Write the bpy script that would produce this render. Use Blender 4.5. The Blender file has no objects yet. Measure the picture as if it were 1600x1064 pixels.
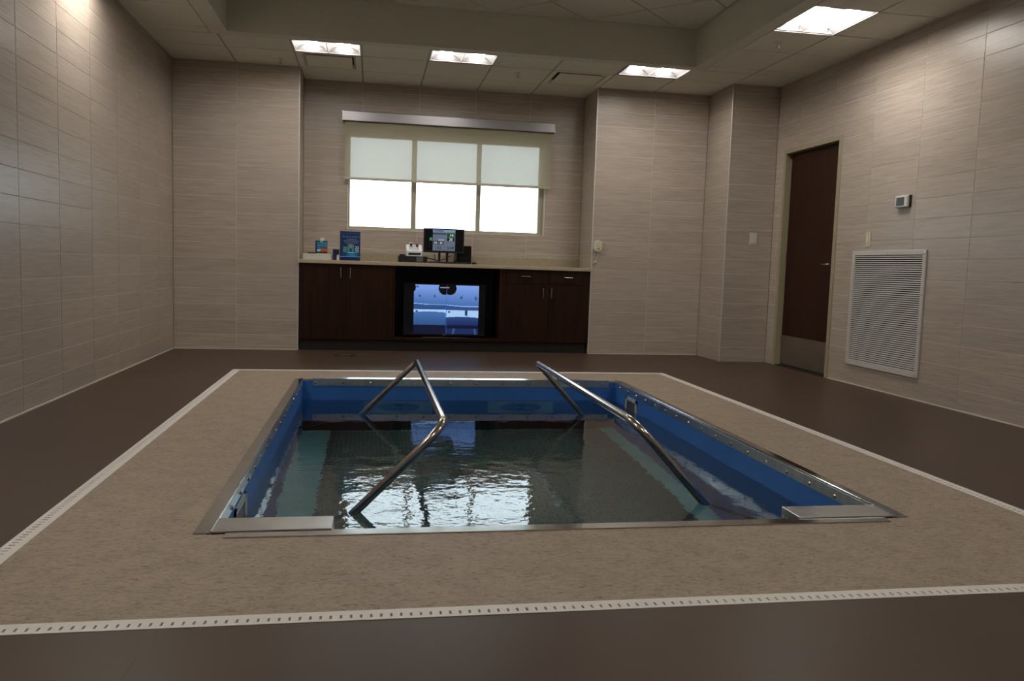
import bpy, bmesh, math, random
from mathutils import Vector, Matrix
random.seed(7)
R = math.radians
SC = bpy.context.scene
COL = SC.collection

# ------------------------------------------------------------------ camera, world, exposure
CAMLOC = Vector((1.9721, -8.6835, 0.9309))
FPX = 1271.2
_yw, _pt, _rl = R(9.8815), R(-5.1657), R(1.8013)
FW = Vector((math.sin(_yw)*math.cos(_pt), math.cos(_yw)*math.cos(_pt), math.sin(_pt)))
_r = FW.cross(Vector((0, 0, 1))).normalized()
_u = _r.cross(FW)
RT = _r*math.cos(_rl) + _u*math.sin(_rl)
UP = -_r*math.sin(_rl) + _u*math.cos(_rl)
cd = bpy.data.cameras.new('camera')
cd.sensor_width = 36
cd.lens = FPX/1600*36
cd.clip_start = 0.02
cam = bpy.data.objects.new('camera', cd)
COL.objects.link(cam)
M = Matrix((RT, UP, -FW)).transposed().to_4x4()
M.translation = CAMLOC
cam.matrix_world = M
SC.camera = cam

SKY = 5.0            # overcast daylight seen in the window
LAMP = 53.0          # frosted lenses of the ceiling lights
w = bpy.data.worlds.new('overcast sky')
w.use_nodes = True
SC.world = w
bg = w.node_tree.nodes['Background']
bg.inputs[0].default_value = (0.83, 0.93, 1.03, 1)
bg.inputs[1].default_value = SKY
pl = bpy.data.lights.new('window portal', 'AREA')
pl.shape = 'RECTANGLE'; pl.size = 2.5; pl.size_y = 1.3
pl.cycles.is_portal = True
po = bpy.data.objects.new('window_portal', pl)
po.location = (2.81, 0.82, 1.82)
po.rotation_euler = (R(-90), 0, 0)
COL.objects.link(po)

vs = SC.view_settings
vs.view_transform = 'Standard'
vs.look = 'None'
vs.gamma = 1
vs.use_curve_mapping = False
vs.exposure = 0.0
cy = SC.cycles
cy.max_bounces = 14
cy.diffuse_bounces = 6
cy.glossy_bounces = 6
cy.transmission_bounces = 8
cy.transparent_max_bounces = 12
cy.caustics_refractive = True
cy.caustics_reflective = True
cy.blur_glossy = 0.3


def at(ax, val, u, v):
    """where the line of sight of photo pixel (u, v) meets the plane coord[ax] == val"""
    d = FW + RT*((u-800)/FPX) - UP*((v-532)/FPX)
    return CAMLOC + d*((val-CAMLOC[ax])/d[ax])


# ------------------------------------------------------------------ materials
def S(r, g, b):
    f = lambda c: (c/255/12.92) if c/255 <= 0.04045 else ((c/255+0.055)/1.055)**2.4
    return (f(r), f(g), f(b), 1)


MATS = {}


def mat(name, color=(0.5, 0.5, 0.5, 1), rough=0.5, metal=0.0, spec=0.5, emit=None, es=0):
    if name in MATS:
        return MATS[name]
    m = bpy.data.materials.new(name)
    m.use_nodes = True
    p = m.node_tree.nodes['Principled BSDF']
    p.inputs['Base Color'].default_value = color
    p.inputs['Roughness'].default_value = rough
    p.inputs['Metallic'].default_value = metal
    p.inputs['Specular IOR Level'].default_value = spec
    if emit:
        p.inputs['Emission Color'].default_value = emit
        p.inputs['Emission Strength'].default_value = es
    MATS[name] = m
    return m


def N(m, t, **kw):
    n = m.node_tree.nodes.new(t)
    for k, v in kw.items():
        if k in n.inputs:
            n.inputs[k].default_value = v
        else:
            setattr(n, k, v)
    return n


def L(m, a, b):
    m.node_tree.links.new(a, b)


def noise_mat(name, c1, c2, scale=(1, 1, 1), ns=5, detail=4, rough=0.5, metal=0, spec=0.5, bump=0.0, lo=0.35, hi=0.65,
              rnd=0.0, coord='Object', rlo=None, bscale=1.0, bdist=0.01):
    m = mat(name, c1, rough, metal, spec)
    p = m.node_tree.nodes['Principled BSDF']
    tc = N(m, 'ShaderNodeTexCoord')
    src = tc.outputs[coord]
    mp = N(m, 'ShaderNodeMapping')
    mp.inputs['Scale'].default_value = scale
    if rnd:
        oi = N(m, 'ShaderNodeObjectInfo')
        vm = N(m, 'ShaderNodeVectorMath', operation='MULTIPLY_ADD')
        cx = N(m, 'ShaderNodeCombineXYZ')
        for i in range(3):
            L(m, oi.outputs['Random'], cx.inputs[i])
        L(m, cx.outputs[0], vm.inputs[0])
        vm.inputs[1].default_value = (37.0, 19.0, 53.0)
        L(m, src, vm.inputs[2])
        src = vm.outputs[0]
    L(m, src, mp.inputs[0])
    n = N(m, 'ShaderNodeTexNoise')
    n.inputs['Scale'].default_value = ns
    n.inputs['Detail'].default_value = detail
    n.inputs['Roughness'].default_value = 0.6
    L(m, mp.outputs[0], n.inputs['Vector'])
    r = N(m, 'ShaderNodeValToRGB')
    r.color_ramp.elements[0].position = lo
    r.color_ramp.elements[0].color = c1
    r.color_ramp.elements[1].position = hi
    r.color_ramp.elements[1].color = c2
    L(m, n.outputs['Fac'], r.inputs[0])
    out = r.outputs[0]
    if rnd:
        mr = N(m, 'ShaderNodeMapRange')
        mr.inputs['To Min'].default_value = 1-rnd
        mr.inputs['To Max'].default_value = 1+rnd
        L(m, oi.outputs['Random'], mr.inputs['Value'])
        hs = N(m, 'ShaderNodeHueSaturation')
        L(m, mr.outputs[0], hs.inputs['Value'])
        L(m, out, hs.inputs['Color'])
        out = hs.outputs[0]
    L(m, out, p.inputs['Base Color'])
    if rlo is not None:
        mr2 = N(m, 'ShaderNodeMapRange')
        mr2.inputs['To Min'].default_value = rlo
        mr2.inputs['To Max'].default_value = rough
        L(m, n.outputs['Fac'], mr2.inputs['Value'])
        L(m, mr2.outputs[0], p.inputs['Roughness'])
    if bump:
        b = N(m, 'ShaderNodeBump')
        b.inputs['Strength'].default_value = bump
        b.inputs['Distance'].default_value = bdist
        if bscale != 1.0:
            n2 = N(m, 'ShaderNodeTexNoise')
            n2.inputs['Scale'].default_value = ns*bscale
            L(m, mp.outputs[0], n2.inputs['Vector'])
            L(m, n2.outputs['Fac'], b.inputs['Height'])
        else:
            L(m, n.outputs['Fac'], b.inputs['Height'])
        L(m, b.outputs[0], p.inputs['Normal'])
    return m


TILE = noise_mat('striated taupe wall tile', (0.36, 0.30, 0.248, 1), (0.49, 0.425, 0.365, 1), scale=(2.2, 2.2, 46), ns=1.6,
                 detail=5, rough=0.40, rlo=0.26, bump=0.10, bdist=0.004, rnd=0.045, lo=0.3, hi=0.7, spec=0.45)
GROUT = mat('pale beige grout', (0.66, 0.60, 0.52, 1), 0.9)
PLASTER = noise_mat('painted plaster', (0.60, 0.60, 0.52, 1), (0.63, 0.63, 0.545, 1), ns=3, rough=0.85, bump=0.02)
PANEL = noise_mat('mineral fibre ceiling panel', (0.68, 0.675, 0.59, 1), (0.73, 0.72, 0.635, 1), ns=160, detail=2, rough=0.95,
                  bump=0.15, bdist=0.002, rnd=0.02)
TBAR = mat('ceiling grid paint', (0.33, 0.32, 0.28, 1), 0.6)
TRIM = mat('satin aluminium edge trim', (0.62, 0.62, 0.60, 1), 0.45, 0.4)
FLOORM = noise_mat('dark brown sheet vinyl', (0.066, 0.0425, 0.0295, 1), (0.078, 0.0505, 0.035, 1), scale=(1, 1, 1), ns=2.2, detail=6,
                   rough=0.44, rlo=0.36, bump=0.03, bscale=60, bdist=0.001, spec=0.20)
STEEL = noise_mat('brushed stainless steel', (0.58, 0.60, 0.62, 1), (0.66, 0.68, 0.69, 1), scale=(1, 1, 1), ns=14, detail=3,
                  rough=0.30, rlo=0.22, metal=1, bump=0.02, bdist=0.001)
STEELS = noise_mat('smooth stainless flange', (0.60, 0.63, 0.65, 1), (0.70, 0.72, 0.74, 1), ns=4, rough=0.16, rlo=0.10, metal=1)
STEELV = noise_mat('brushed stainless strip', (0.62, 0.66, 0.66, 1), (0.76, 0.79, 0.79, 1), scale=(5, 5, 0.2), ns=5, rough=0.42, rlo=0.22, metal=1)
RAILM = noise_mat('polished stainless tube', (0.50, 0.46, 0.42, 1), (0.58, 0.54, 0.50, 1), ns=30, rough=0.24, rlo=0.16, metal=1)
LINER = noise_mat('blue pool liner', (0.030, 0.140, 0.46, 1), (0.038, 0.165, 0.52, 1), ns=2, rough=0.55, rlo=0.48, spec=0.35)
GUTTER = noise_mat('pale turquoise pool floor', (0.34, 0.80, 0.82, 1), (0.42, 0.88, 0.88, 1), ns=4, rough=0.6)
SHADEWALL = mat('dark shaded lower pool wall', (0.012, 0.018, 0.028, 1), 0.6)  # foot of the far pool wall, its lack of light included in the colour
COUNTER = noise_mat('cream laminate worktop', (0.40, 0.34, 0.24, 1), (0.46, 0.39, 0.28, 1), ns=40, rough=0.35)
SPLASH = noise_mat('tan laminate backsplash', (0.32, 0.275, 0.19, 1), (0.37, 0.32, 0.225, 1), ns=40, rough=0.45)
WOOD = noise_mat('dark espresso wood veneer', (0.016, 0.0064, 0.0038, 1), (0.032, 0.0115, 0.0060, 1), scale=(9, 9, 0.8), ns=3, detail=6, spec=0.18,
                 rough=0.45, rlo=0.38, bump=0.03, bdist=0.001, rnd=0.04)
WOODDOOR = noise_mat('reddish brown door veneer', (0.026, 0.0080, 0.0042, 1), (0.040, 0.0120, 0.0062, 1), scale=(8, 8, 0.7), ns=3,
                     detail=6, spec=0.18, rough=0.42, rlo=0.36, bump=0.02, bdist=0.001)
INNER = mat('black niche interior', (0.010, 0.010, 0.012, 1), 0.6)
TOE = mat('dark toe kick vinyl', (0.018, 0.013, 0.010, 1), 0.5)
FRAMEP = mat('khaki painted door frame', (0.36, 0.31, 0.205, 1), 0.5)
KICK = noise_mat('brushed kick plate', (0.30, 0.26, 0.22, 1), (0.36, 0.31, 0.26, 1), scale=(1, 1, 20), ns=8, rough=0.42, metal=0.9)
CHROME = mat('satin nickel', (0.62, 0.60, 0.56, 1), 0.25, 1.0)
WINF = mat('tan aluminium window frame', (0.40, 0.375, 0.27, 1), 0.5)
WHITEP = mat('white plastic', (0.66, 0.65, 0.61, 1), 0.4)
WHITEM = mat('white enamelled metal', (0.56, 0.54, 0.52, 1), 0.45)
IVORY = mat('ivory plastic', (0.62, 0.56, 0.36, 1), 0.4)
BLACKP = mat('black plastic', (0.012, 0.012, 0.013, 1), 0.4)
BLACKG = mat('gloss black plastic', (0.006, 0.006, 0.008, 1), 0.18)
DARK = mat('dark slot shadowless black', (0.012, 0.011, 0.010, 1), 0.9)
LCD = mat('grey green lcd', (0.055, 0.075, 0.068, 1), 0.3)
DRAINM = mat('off white drain cover', (0.66, 0.63, 0.59, 1), 0.5)
CASS = mat('satin aluminium cassette', (0.40, 0.385, 0.41, 1), 0.34, 0.7)
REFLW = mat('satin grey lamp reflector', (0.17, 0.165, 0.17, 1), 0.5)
REDP = mat('red button plastic', (0.55, 0.03, 0.02, 1), 0.3)
YELP = mat('yellow collar plastic', (0.55, 0.40, 0.03, 1), 0.4)
GREYB = mat('pale grey cardboard', (0.55, 0.55, 0.50, 1), 0.7)
NAVY = mat('navy card', (0.012, 0.016, 0.085, 1), 0.4)
LENS = mat('frosted lamp lens', (0.9, 0.9, 0.9, 1), 0.5, emit=(1.0, 0.94, 0.86, 1), es=LAMP)

# deck: tan rubber with short darker fibres
DECK = mat('speckled tan deck vinyl', (0.33, 0.26, 0.19, 1), 0.58, spec=0.3)
_p = DECK.node_tree.nodes['Principled BSDF']
_tc = N(DECK, 'ShaderNodeTexCoord')
_mp = N(DECK, 'ShaderNodeMapping'); _mp.inputs['Scale'].default_value = (22, 52, 30)
_n1 = N(DECK, 'ShaderNodeTexNoise'); _n1.inputs['Scale'].default_value = 1.6; _n1.inputs['Detail'].default_value = 8
_n1.inputs['Roughness'].default_value = 0.72; _n1.inputs['Distortion'].default_value = 1.2
_n2 = N(DECK, 'ShaderNodeTexNoise'); _n2.inputs['Scale'].default_value = 9; _n2.inputs['Detail'].default_value = 3
L(DECK, _tc.outputs['Object'], _mp.inputs[0]); L(DECK, _mp.outputs[0], _n1.inputs['Vector']); L(DECK, _tc.outputs['Object'], _n2.inputs['Vector'])
_r1 = N(DECK, 'ShaderNodeValToRGB')
_r1.color_ramp.elements[0].position = 0.32; _r1.color_ramp.elements[0].color = (0.15, 0.108, 0.075, 1)
_r1.color_ramp.elements[1].position = 0.52; _r1.color_ramp.elements[1].color = (0.34, 0.27, 0.205, 1)
L(DECK, _n1.outputs['Fac'], _r1.inputs[0])
_mx = N(DECK, 'ShaderNodeMixRGB', blend_type='MULTIPLY'); _mx.inputs['Fac'].default_value = 0.35
_r2 = N(DECK, 'ShaderNodeValToRGB')
_r2.color_ramp.elements[0].position = 0.35; _r2.color_ramp.elements[0].color = (0.70, 0.68, 0.66, 1)
_r2.color_ramp.elements[1].position = 0.6; _r2.color_ramp.elements[1].color = (1, 1, 1, 1)
L(DECK, _n2.outputs['Fac'], _r2.inputs[0]); L(DECK, _r1.outputs[0], _mx.inputs[1]); L(DECK, _r2.outputs[0], _mx.inputs[2])
L(DECK, _mx.outputs[0], _p.inputs['Base Color'])
_b = N(DECK, 'ShaderNodeBump'); _b.inputs['Strength'].default_value = 0.3; _b.inputs['Distance'].default_value = 0.002
L(DECK, _n1.outputs['Fac'], _b.inputs['Height']); L(DECK, _b.outputs[0], _p.inputs['Normal'])

# treadmill plate: grey green with a grid of small dark holes
PLATE = mat('perforated grey green floor plate', (0.12, 0.14, 0.12, 1), 0.6)
_p = PLATE.node_tree.nodes['Principled BSDF']
_tc = N(PLATE, 'ShaderNodeTexCoord')
_sc = N(PLATE, 'ShaderNodeVectorMath', operation='SCALE'); _sc.inputs['Scale'].default_value = 1/0.032
L(PLATE, _tc.outputs['Object'], _sc.inputs[0])
_sep = N(PLATE, 'ShaderNodeSeparateXYZ'); L(PLATE, _sc.outputs[0], _sep.inputs[0])


def _fr(out):
    a = N(PLATE, 'ShaderNodeMath', operation='PINGPONG'); a.inputs[1].default_value = 0.5
    L(PLATE, out, a.inputs[0])
    b = N(PLATE, 'ShaderNodeMath', operation='POWER'); b.inputs[1].default_value = 2
    L(PLATE, a.outputs[0], b.inputs[0])
    return b.outputs[0]


_a = N(PLATE, 'ShaderNodeMath', operation='ADD'); L(PLATE, _fr(_sep.outputs[0]), _a.inputs[0]); L(PLATE, _fr(_sep.outputs[1]), _a.inputs[1])
_c = N(PLATE, 'ShaderNodeMath', operation='GREATER_THAN'); _c.inputs[1].default_value = 0.055
L(PLATE, _a.outputs[0], _c.inputs[0])
_mx = N(PLATE, 'ShaderNodeMixRGB'); _mx.inputs[1].default_value = (0.04, 0.06, 0.058, 1); _mx.inputs[2].default_value = (0.112, 0.165, 0.155, 1)
L(PLATE, _c.outputs[0], _mx.inputs['Fac']); L(PLATE, _mx.outputs[0], _p.inputs['Base Color'])

# water surface
WATER = bpy.data.materials.new('clear pool water')
WATER.use_nodes = True
WATER.node_tree.nodes.clear()
_o = N(WATER, 'ShaderNodeOutputMaterial')
_g = N(WATER, 'ShaderNodeBsdfRefraction'); _g.inputs['IOR'].default_value = 1.333; _g.inputs['Roughness'].default_value = 0.0
_g.inputs['Color'].default_value = (0.88, 0.975, 0.97, 1)
_tc = N(WATER, 'ShaderNodeTexCoord')
_n1 = N(WATER, 'ShaderNodeTexNoise'); _n1.inputs['Scale'].default_value = 7; _n1.inputs['Detail'].default_value = 3
_n2 = N(WATER, 'ShaderNodeTexNoise'); _n2.inputs['Scale'].default_value = 26; _n2.inputs['Detail'].default_value = 2
_ad = N(WATER, 'ShaderNodeMath', operation='MULTIPLY_ADD'); _ad.inputs[1].default_value = 0.35
L(WATER, _tc.outputs['Object'], _n1.inputs['Vector']); L(WATER, _tc.outputs['Object'], _n2.inputs['Vector'])
L(WATER, _n2.outputs['Fac'], _ad.inputs[0]); L(WATER, _n1.outputs['Fac'], _ad.inputs[2])
_sp = N(WATER, 'ShaderNodeSeparateXYZ'); L(WATER, _tc.outputs['Object'], _sp.inputs[0])
_mr = N(WATER, 'ShaderNodeMapRange'); _mr.inputs['From Min'].default_value = -2.9; _mr.inputs['From Max'].default_value = -4.4
_mr.inputs['To Min'].default_value = 0.02; _mr.inputs['To Max'].default_value = 0.19
L(WATER, _sp.outputs[1], _mr.inputs['Value'])
_b = N(WATER, 'ShaderNodeBump'); _b.inputs['Distance'].default_value = 0.012
L(WATER, _mr.outputs[0], _b.inputs['Strength'])
L(WATER, _ad.outputs[0], _b.inputs['Height']); L(WATER, _b.outputs[0], _g.inputs['Normal'])
_gl = N(WATER, 'ShaderNodeBsdfGlossy'); _gl.inputs['Roughness'].default_value = 0.0; _gl.inputs['Color'].default_value = (1, 1, 1, 1)
_fz = N(WATER, 'ShaderNodeFresnel'); _fz.inputs['IOR'].default_value = 1.333
_mw = N(WATER, 'ShaderNodeMixShader')
L(WATER, _b.outputs[0], _gl.inputs['Normal']); L(WATER, _b.outputs[0], _fz.inputs['Normal'])
L(WATER, _fz.outputs[0], _mw.inputs[0]); L(WATER, _g.outputs[0], _mw.inputs[1]); L(WATER, _gl.outputs[0], _mw.inputs[2])
L(WATER, _mw.outputs[0], _o.inputs[0])

# thin window glass
GLASS = bpy.data.materials.new('clear window glass')
GLASS.use_nodes = True
GLASS.node_tree.nodes.clear()
_o = N(GLASS, 'ShaderNodeOutputMaterial')
_t = N(GLASS, 'ShaderNodeBsdfTransparent'); _t.inputs[0].default_value = (0.93, 0.96, 0.95, 1)
_g = N(GLASS, 'ShaderNodeBsdfGlossy'); _g.inputs['Roughness'].default_value = 0.02
_f = N(GLASS, 'ShaderNodeFresnel'); _f.inputs[0].default_value = 1.45
_m = N(GLASS, 'ShaderNodeMixShader')
L(GLASS, _f.outputs[0], _m.inputs[0]); L(GLASS, _t.outputs[0], _m.inputs[1]); L(GLASS, _g.outputs[0], _m.inputs[2]); L(GLASS, _m.outputs[0], _o.inputs[0])

# sun screen fabric: open weave lets a little through and scatters the rest
FABRIC = bpy.data.materials.new('cream sun screen fabric')
FABRIC.use_nodes = True
FABRIC.node_tree.nodes.clear()
_o = N(FABRIC, 'ShaderNodeOutputMaterial')
_t = N(FABRIC, 'ShaderNodeBsdfTransparent'); _t.inputs[0].default_value = (1, 1, 1, 1)
_tr = N(FABRIC, 'ShaderNodeBsdfTranslucent'); _tr.inputs[0].default_value = (0.25, 0.235, 0.165, 1)
_d = N(FABRIC, 'ShaderNodeBsdfDiffuse'); _d.inputs[0].default_value = (0.62, 0.57, 0.42, 1)
_m1 = N(FABRIC, 'ShaderNodeMixShader'); _m1.inputs[0].default_value = 0.45
_m2 = N(FABRIC, 'ShaderNodeMixShader'); _m2.inputs[0].default_value = 0.075
L(FABRIC, _tr.outputs[0], _m1.inputs[2]); L(FABRIC, _d.outputs[0], _m1.inputs[1])
L(FABRIC, _m1.outputs[0], _m2.inputs[1]); L(FABRIC, _t.outputs[0], _m2.inputs[2]); L(FABRIC, _m2.outputs[0], _o.inputs[0])

# flat print and screens carry their picture as a colour per face
PRINT = mat('printed cover', rough=0.35)
_a = N(PRINT, 'ShaderNodeVertexColor', layer_name='Col')
L(PRINT, _a.outputs[0], PRINT.node_tree.nodes['Principled BSDF'].inputs['Base Color'])


def screen_mat(name, s):
    m = mat(name, (0.01, 0.01, 0.01, 1), 0.2)
    a = N(m, 'ShaderNodeVertexColor', layer_name='Col')
    p = m.node_tree.nodes['Principled BSDF']
    L(m, a.outputs[0], p.inputs['Emission Color'])
    p.inputs['Emission Strength'].default_value = s
    return m


TVSCR = screen_mat('television picture', 0.92)
PCSCR = screen_mat('monitor picture', 0.5)


# ------------------------------------------------------------------ mesh helpers
def box(bm, x0, x1, y0, y1, z0, z1, bev=0.0, seg=1):
    vs_ = [bm.verts.new((x, y, z)) for z in (z0, z1) for y in (y0, y1) for x in (x0, x1)]
    fs = []
    for f in ((0, 2, 3, 1), (4, 5, 7, 6), (0, 1, 5, 4), (2, 6, 7, 3), (0, 4, 6, 2), (1, 3, 7, 5)):
        fs.append(bm.faces.new([vs_[i] for i in f]))
    if bev:
        es = list({e for f in fs for e in f.edges})
        bmesh.ops.bevel(bm, geom=es, offset=bev, segments=seg, affect='EDGES', profile=0.5)
    return bm


def cyl(bm, c, r, h, axis='Z', n=16, r2=None, bev=0):
    rr = {'Z': Matrix.Identity(4), 'Y': Matrix.Rotation(R(90), 4, 'X'), 'X': Matrix.Rotation(R(90), 4, 'Y')}[axis]
    bmesh.ops.create_cone(bm, cap_ends=True, segments=n, radius1=r, radius2=r if r2 is None else r2, depth=h,
                          matrix=Matrix.Translation(c) @ rr)
    return bm


def tube(bm, pts, r, n=16, caps=True, sub=5, round_r=0.0):
    """sweep a circle along pts; corners rounded with radius round_r"""
    P = [Vector(p) for p in pts]
    if round_r:
        Q = [P[0]]
        for i in range(1, len(P)-1):
            a = (P[i-1]-P[i]); b = (P[i+1]-P[i])
            d = min(round_r[i-1] if isinstance(round_r, (list, tuple)) else round_r, a.length*0.45, b.length*0.45)
            p0 = P[i]+a.normalized()*d; p2 = P[i]+b.normalized()*d
            for k in range(sub+1):
                t = k/sub
                Q.append(p0*(1-t)**2+P[i]*2*t*(1-t)+p2*t*t)
        Q.append(P[-1]); P = Q
    rings = []
    T0 = (P[1]-P[0]).normalized()
    nrm = T0.orthogonal().normalized()
    for i, p in enumerate(P):
        if i == 0: T = (P[1]-P[0]).normalized()
        elif i == len(P)-1: T = (P[-1]-P[-2]).normalized()
        else: T = ((P[i+1]-P[i]).normalized()+(P[i]-P[i-1]).normalized()).normalized()
        nrm = (nrm-T*nrm.dot(T)).normalized()
        bn = T.cross(nrm)
        k = 1.0
        if 0 < i < len(P)-1:
            k = 1/max(0.5, T.dot((P[i]-P[i-1]).normalized()))
        rings.append([bm.verts.new(p+(nrm*math.cos(2*math.pi*j/n)+bn*math.sin(2*math.pi*j/n))*r) for j in range(n)])
    for a, b in zip(rings, rings[1:]):
        for j in range(n):
            f = bm.faces.new((a[j], a[(j+1) % n], b[(j+1) % n], b[j])); f.smooth = True
    if caps:
        bm.faces.new(rings[0][::-1]); bm.faces.new(rings[-1])
    return bm


def mesh_of(name, bm, m):
    bmesh.ops.recalc_face_normals(bm, faces=bm.faces)
    me = bpy.data.meshes.new(name)
    bm.to_mesh(me); bm.free()
    for mm in (m if isinstance(m, (list, tuple)) else [m]):
        me.materials.append(mm)
    return me


def obj(name, bm, m, parent=None, loc=None, smooth=False, **props):
    me = bm if isinstance(bm, bpy.types.Mesh) else mesh_of(name, bm, m)
    if smooth:
        me.polygons.foreach_set('use_smooth', [True]*len(me.polygons))
    o = bpy.data.objects.new(name, me)
    COL.objects.link(o)
    if parent: o.parent = parent
    if loc is not None: o.location = loc
    for k, v in props.items(): o[k] = v
    return o


def B(*a, **k):
    return box(bmesh.new(), *a, **k)


def BB(*boxes, bev=0.0):
    bm = bmesh.new()
    for b in boxes: box(bm, *b, bev=bev)
    return bm


def CY(*a, **k):
    return cyl(bmesh.new(), *a, **k)


def TB(*a, **k):
    return tube(bmesh.new(), *a, **k)


def thing(name, label, cat, loc=(0, 0, 0), group=None, rot=None):
    o = bpy.data.objects.new(name, None)
    COL.objects.link(o)
    o.location = loc
    if rot: o.rotation_euler = rot
    o.empty_display_size = 0.05
    o['label'] = label; o['category'] = cat
    if group: o['group'] = group
    return o


def tag(o, label, cat, group=None):
    o['label'] = label; o['category'] = cat
    if group: o['group'] = group
    return o


def struct(name, bm, m, **k):
    return obj(name, bm, m, kind='structure', **k)


def picture(name, p00, p10, p01, nx, ny, fn, m, parent, **props):
    """flat grid from corner p00 (lower left) coloured face by face with fn(s, t) -> linear rgb"""
    p00, p10, p01 = Vector(p00), Vector(p10), Vector(p01)
    vs_ = [tuple(p00+(p10-p00)*(i/nx)+(p01-p00)*(j/ny)) for j in range(ny+1) for i in range(nx+1)]
    fs = [(j*(nx+1)+i, j*(nx+1)+i+1, (j+1)*(nx+1)+i+1, (j+1)*(nx+1)+i) for j in range(ny) for i in range(nx)]
    me = bpy.data.meshes.new(name)
    me.from_pydata(vs_, [], fs)
    at_ = me.color_attributes.new('Col', 'FLOAT_COLOR', 'CORNER')
    buf = []
    for j in range(ny):
        for i in range(nx):
            c = fn((i+0.5)/nx, (j+0.5)/ny)
            buf += [c[0], c[1], c[2], 1.0]*4
    at_.data.foreach_set('color', buf)
    me.materials.append(m)
    o = bpy.data.objects.new(name, me)
    COL.objects.link(o); o.parent = parent
    for k, v in props.items(): o[k] = v
    return o


def text(name, s, size, loc, rot, m, parent, align='CENTER', sx=1.0):
    cu = bpy.data.curves.new(name, 'FONT')
    cu.body = s; cu.size = size; cu.align_x = align; cu.align_y = 'CENTER'; cu.extrude = 0.0002
    t = bpy.data.objects.new(name, cu)
    COL.objects.link(t)
    dg = bpy.context.evaluated_depsgraph_get()
    me = bpy.data.meshes.new_from_object(t.evaluated_get(dg))
    bpy.data.objects.remove(t); bpy.data.curves.remove(cu)
    me.materials.clear(); me.materials.append(m)
    o = bpy.data.objects.new(name, me)
    COL.objects.link(o); o.parent = parent; o.location = loc; o.rotation_euler = rot; o.scale = (sx, 1, 1)
    return o


# ------------------------------------------------------------------ dimensions (metres)
H = 2.8755                  # suspended ceiling
HT = 3.22                   # raised ceiling over the pool
TW, TH = 0.611, 0.155       # wall tile pitch
NX0, NX1, NY = 1.222, 4.3407, 0.55     # cabinet niche
XC, PY, XR = 5.6116, -0.6125, 6.129    # right inner corner, pier front, right wall
YB = -10.6                  # wall behind the camera
PX0, PX1, PY1, PY0 = 1.446, 4.006, -2.149, -5.87   # pool opening
ZW = -0.165                 # water level
ZF = -1.27                  # pool floor
DX0, DX1, DY1, DY0 = 0.835, 4.627, -1.59, -6.602   # outer edge of the slotted drain
DW = 0.06
RX0, RX1, RY1, RY0 = 0.71, 4.97, -1.15, -7.2       # ceiling recess

# ------------------------------------------------------------------ tiled walls
TCACHE = {}
GAP = 0.0045


def tile_mesh(wd, ht):
    k = (round(wd, 3), round(ht, 3))
    if k not in TCACHE:
        g = GAP/2
        TCACHE[k] = mesh_of('tile', B(g, k[0]-g, -0.0, 0.006, g, k[1]-g, bev=0.0008), TILE)
    return TCACHE[k]


def tiled_wall(name, origin, rotz, cuts, height, holes=(), limit=None, thick=0.15, body=True, z0=0.0):
    """origin: lower left corner of the face seen from the room; local +X runs right, local -Y faces the room.
    cuts: positions of the vertical joints; holes: (x0,x1,z0,z1)"""
    length = cuts[-1]
    bm = bmesh.new()
    xs = sorted({0.0, length} | {h[0] for h in holes} | {h[1] for h in holes})
    zs = sorted({0.0, height} | {h[2] for h in holes} | {h[3] for h in holes})
    zs[-1] = 3.4
    xs[0] += 0.004; xs[-1] -= 0.004
    for a, b in zip(xs, xs[1:]):
        for c, d in zip(zs, zs[1:]):
            if any(h[0]-1e-6 <= a and b <= h[1]+1e-6 and h[2]-1e-6 <= c and d <= h[3]+1e-6 for h in holes):
                continue
            box(bm, a, b, 0.002, thick, c, d)
    wobj = struct(name, bm, GROUT, loc=origin)
    wobj.rotation_euler = (0, 0, rotz)
    rest = bmesh.new(); nrest = 0
    for ci, (a, b) in enumerate(zip(cuts, cuts[1:])):
        z = 0.0
        while z < height-0.01:
            zt = min(z+TH, height)
            hit = [h for h in holes if h[0] < b-1e-4 and h[1] > a+1e-4 and h[2] < zt-1e-4 and h[3] > z+1e-4]
            if limit and ci >= limit:
                box(rest, a+GAP/2, b-GAP/2, 0, 0.006, z+GAP/2, zt-GAP/2); nrest += 1
            elif not hit:
                o = bpy.data.objects.new('tile', tile_mesh(b-a, zt-z))
                COL.objects.link(o); o.parent = wobj; o.location = (a, 0, z)
            else:
                tx = sorted({a, b} | {min(max(v, a), b) for h in hit for v in h[:2]})
                tz = sorted({z, zt} | {min(max(v, z), zt) for h in hit for v in h[2:]})
                bm = bmesh.new(); n = 0
                for p, q in zip(tx, tx[1:]):
                    for r_, s in zip(tz, tz[1:]):
                        if q-p < 1e-4 or s-r_ < 1e-4: continue
                        mx, mz = (p+q)/2, (r_+s)/2
                        if any(h[0] < mx < h[1] and h[2] < mz < h[3] for h in hit): continue
                        box(bm, (p+GAP/2 if p == a else p)-a, (q-GAP/2 if q == b else q)-a, 0, 0.006,
                            (r_+GAP/2 if r_ == z else r_)-z, (s-GAP/2 if s == zt else s)-z); n += 1
                if n:
                    obj('tile', bm, TILE, wobj, (a, 0, z))
                else:
                    bm.free()
            z += TH
    if nrest:
        obj('tile_field', rest, TILE, wobj, kind='stuff')
    else:
        rest.free()
    return wobj


# window opening in the niche
WX0, WX1, WZ0, WZ1 = 1.695, 3.912, 1.290, 2.36
# left wall: seen from the room its face runs from near (left) to far (right); tiles counted from the far corner
nl = [0.0]
cuts_l = [-(0.57+TW*i) for i in range(0, 17)][::-1]
cuts_l = [c for c in cuts_l if c > YB]
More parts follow.
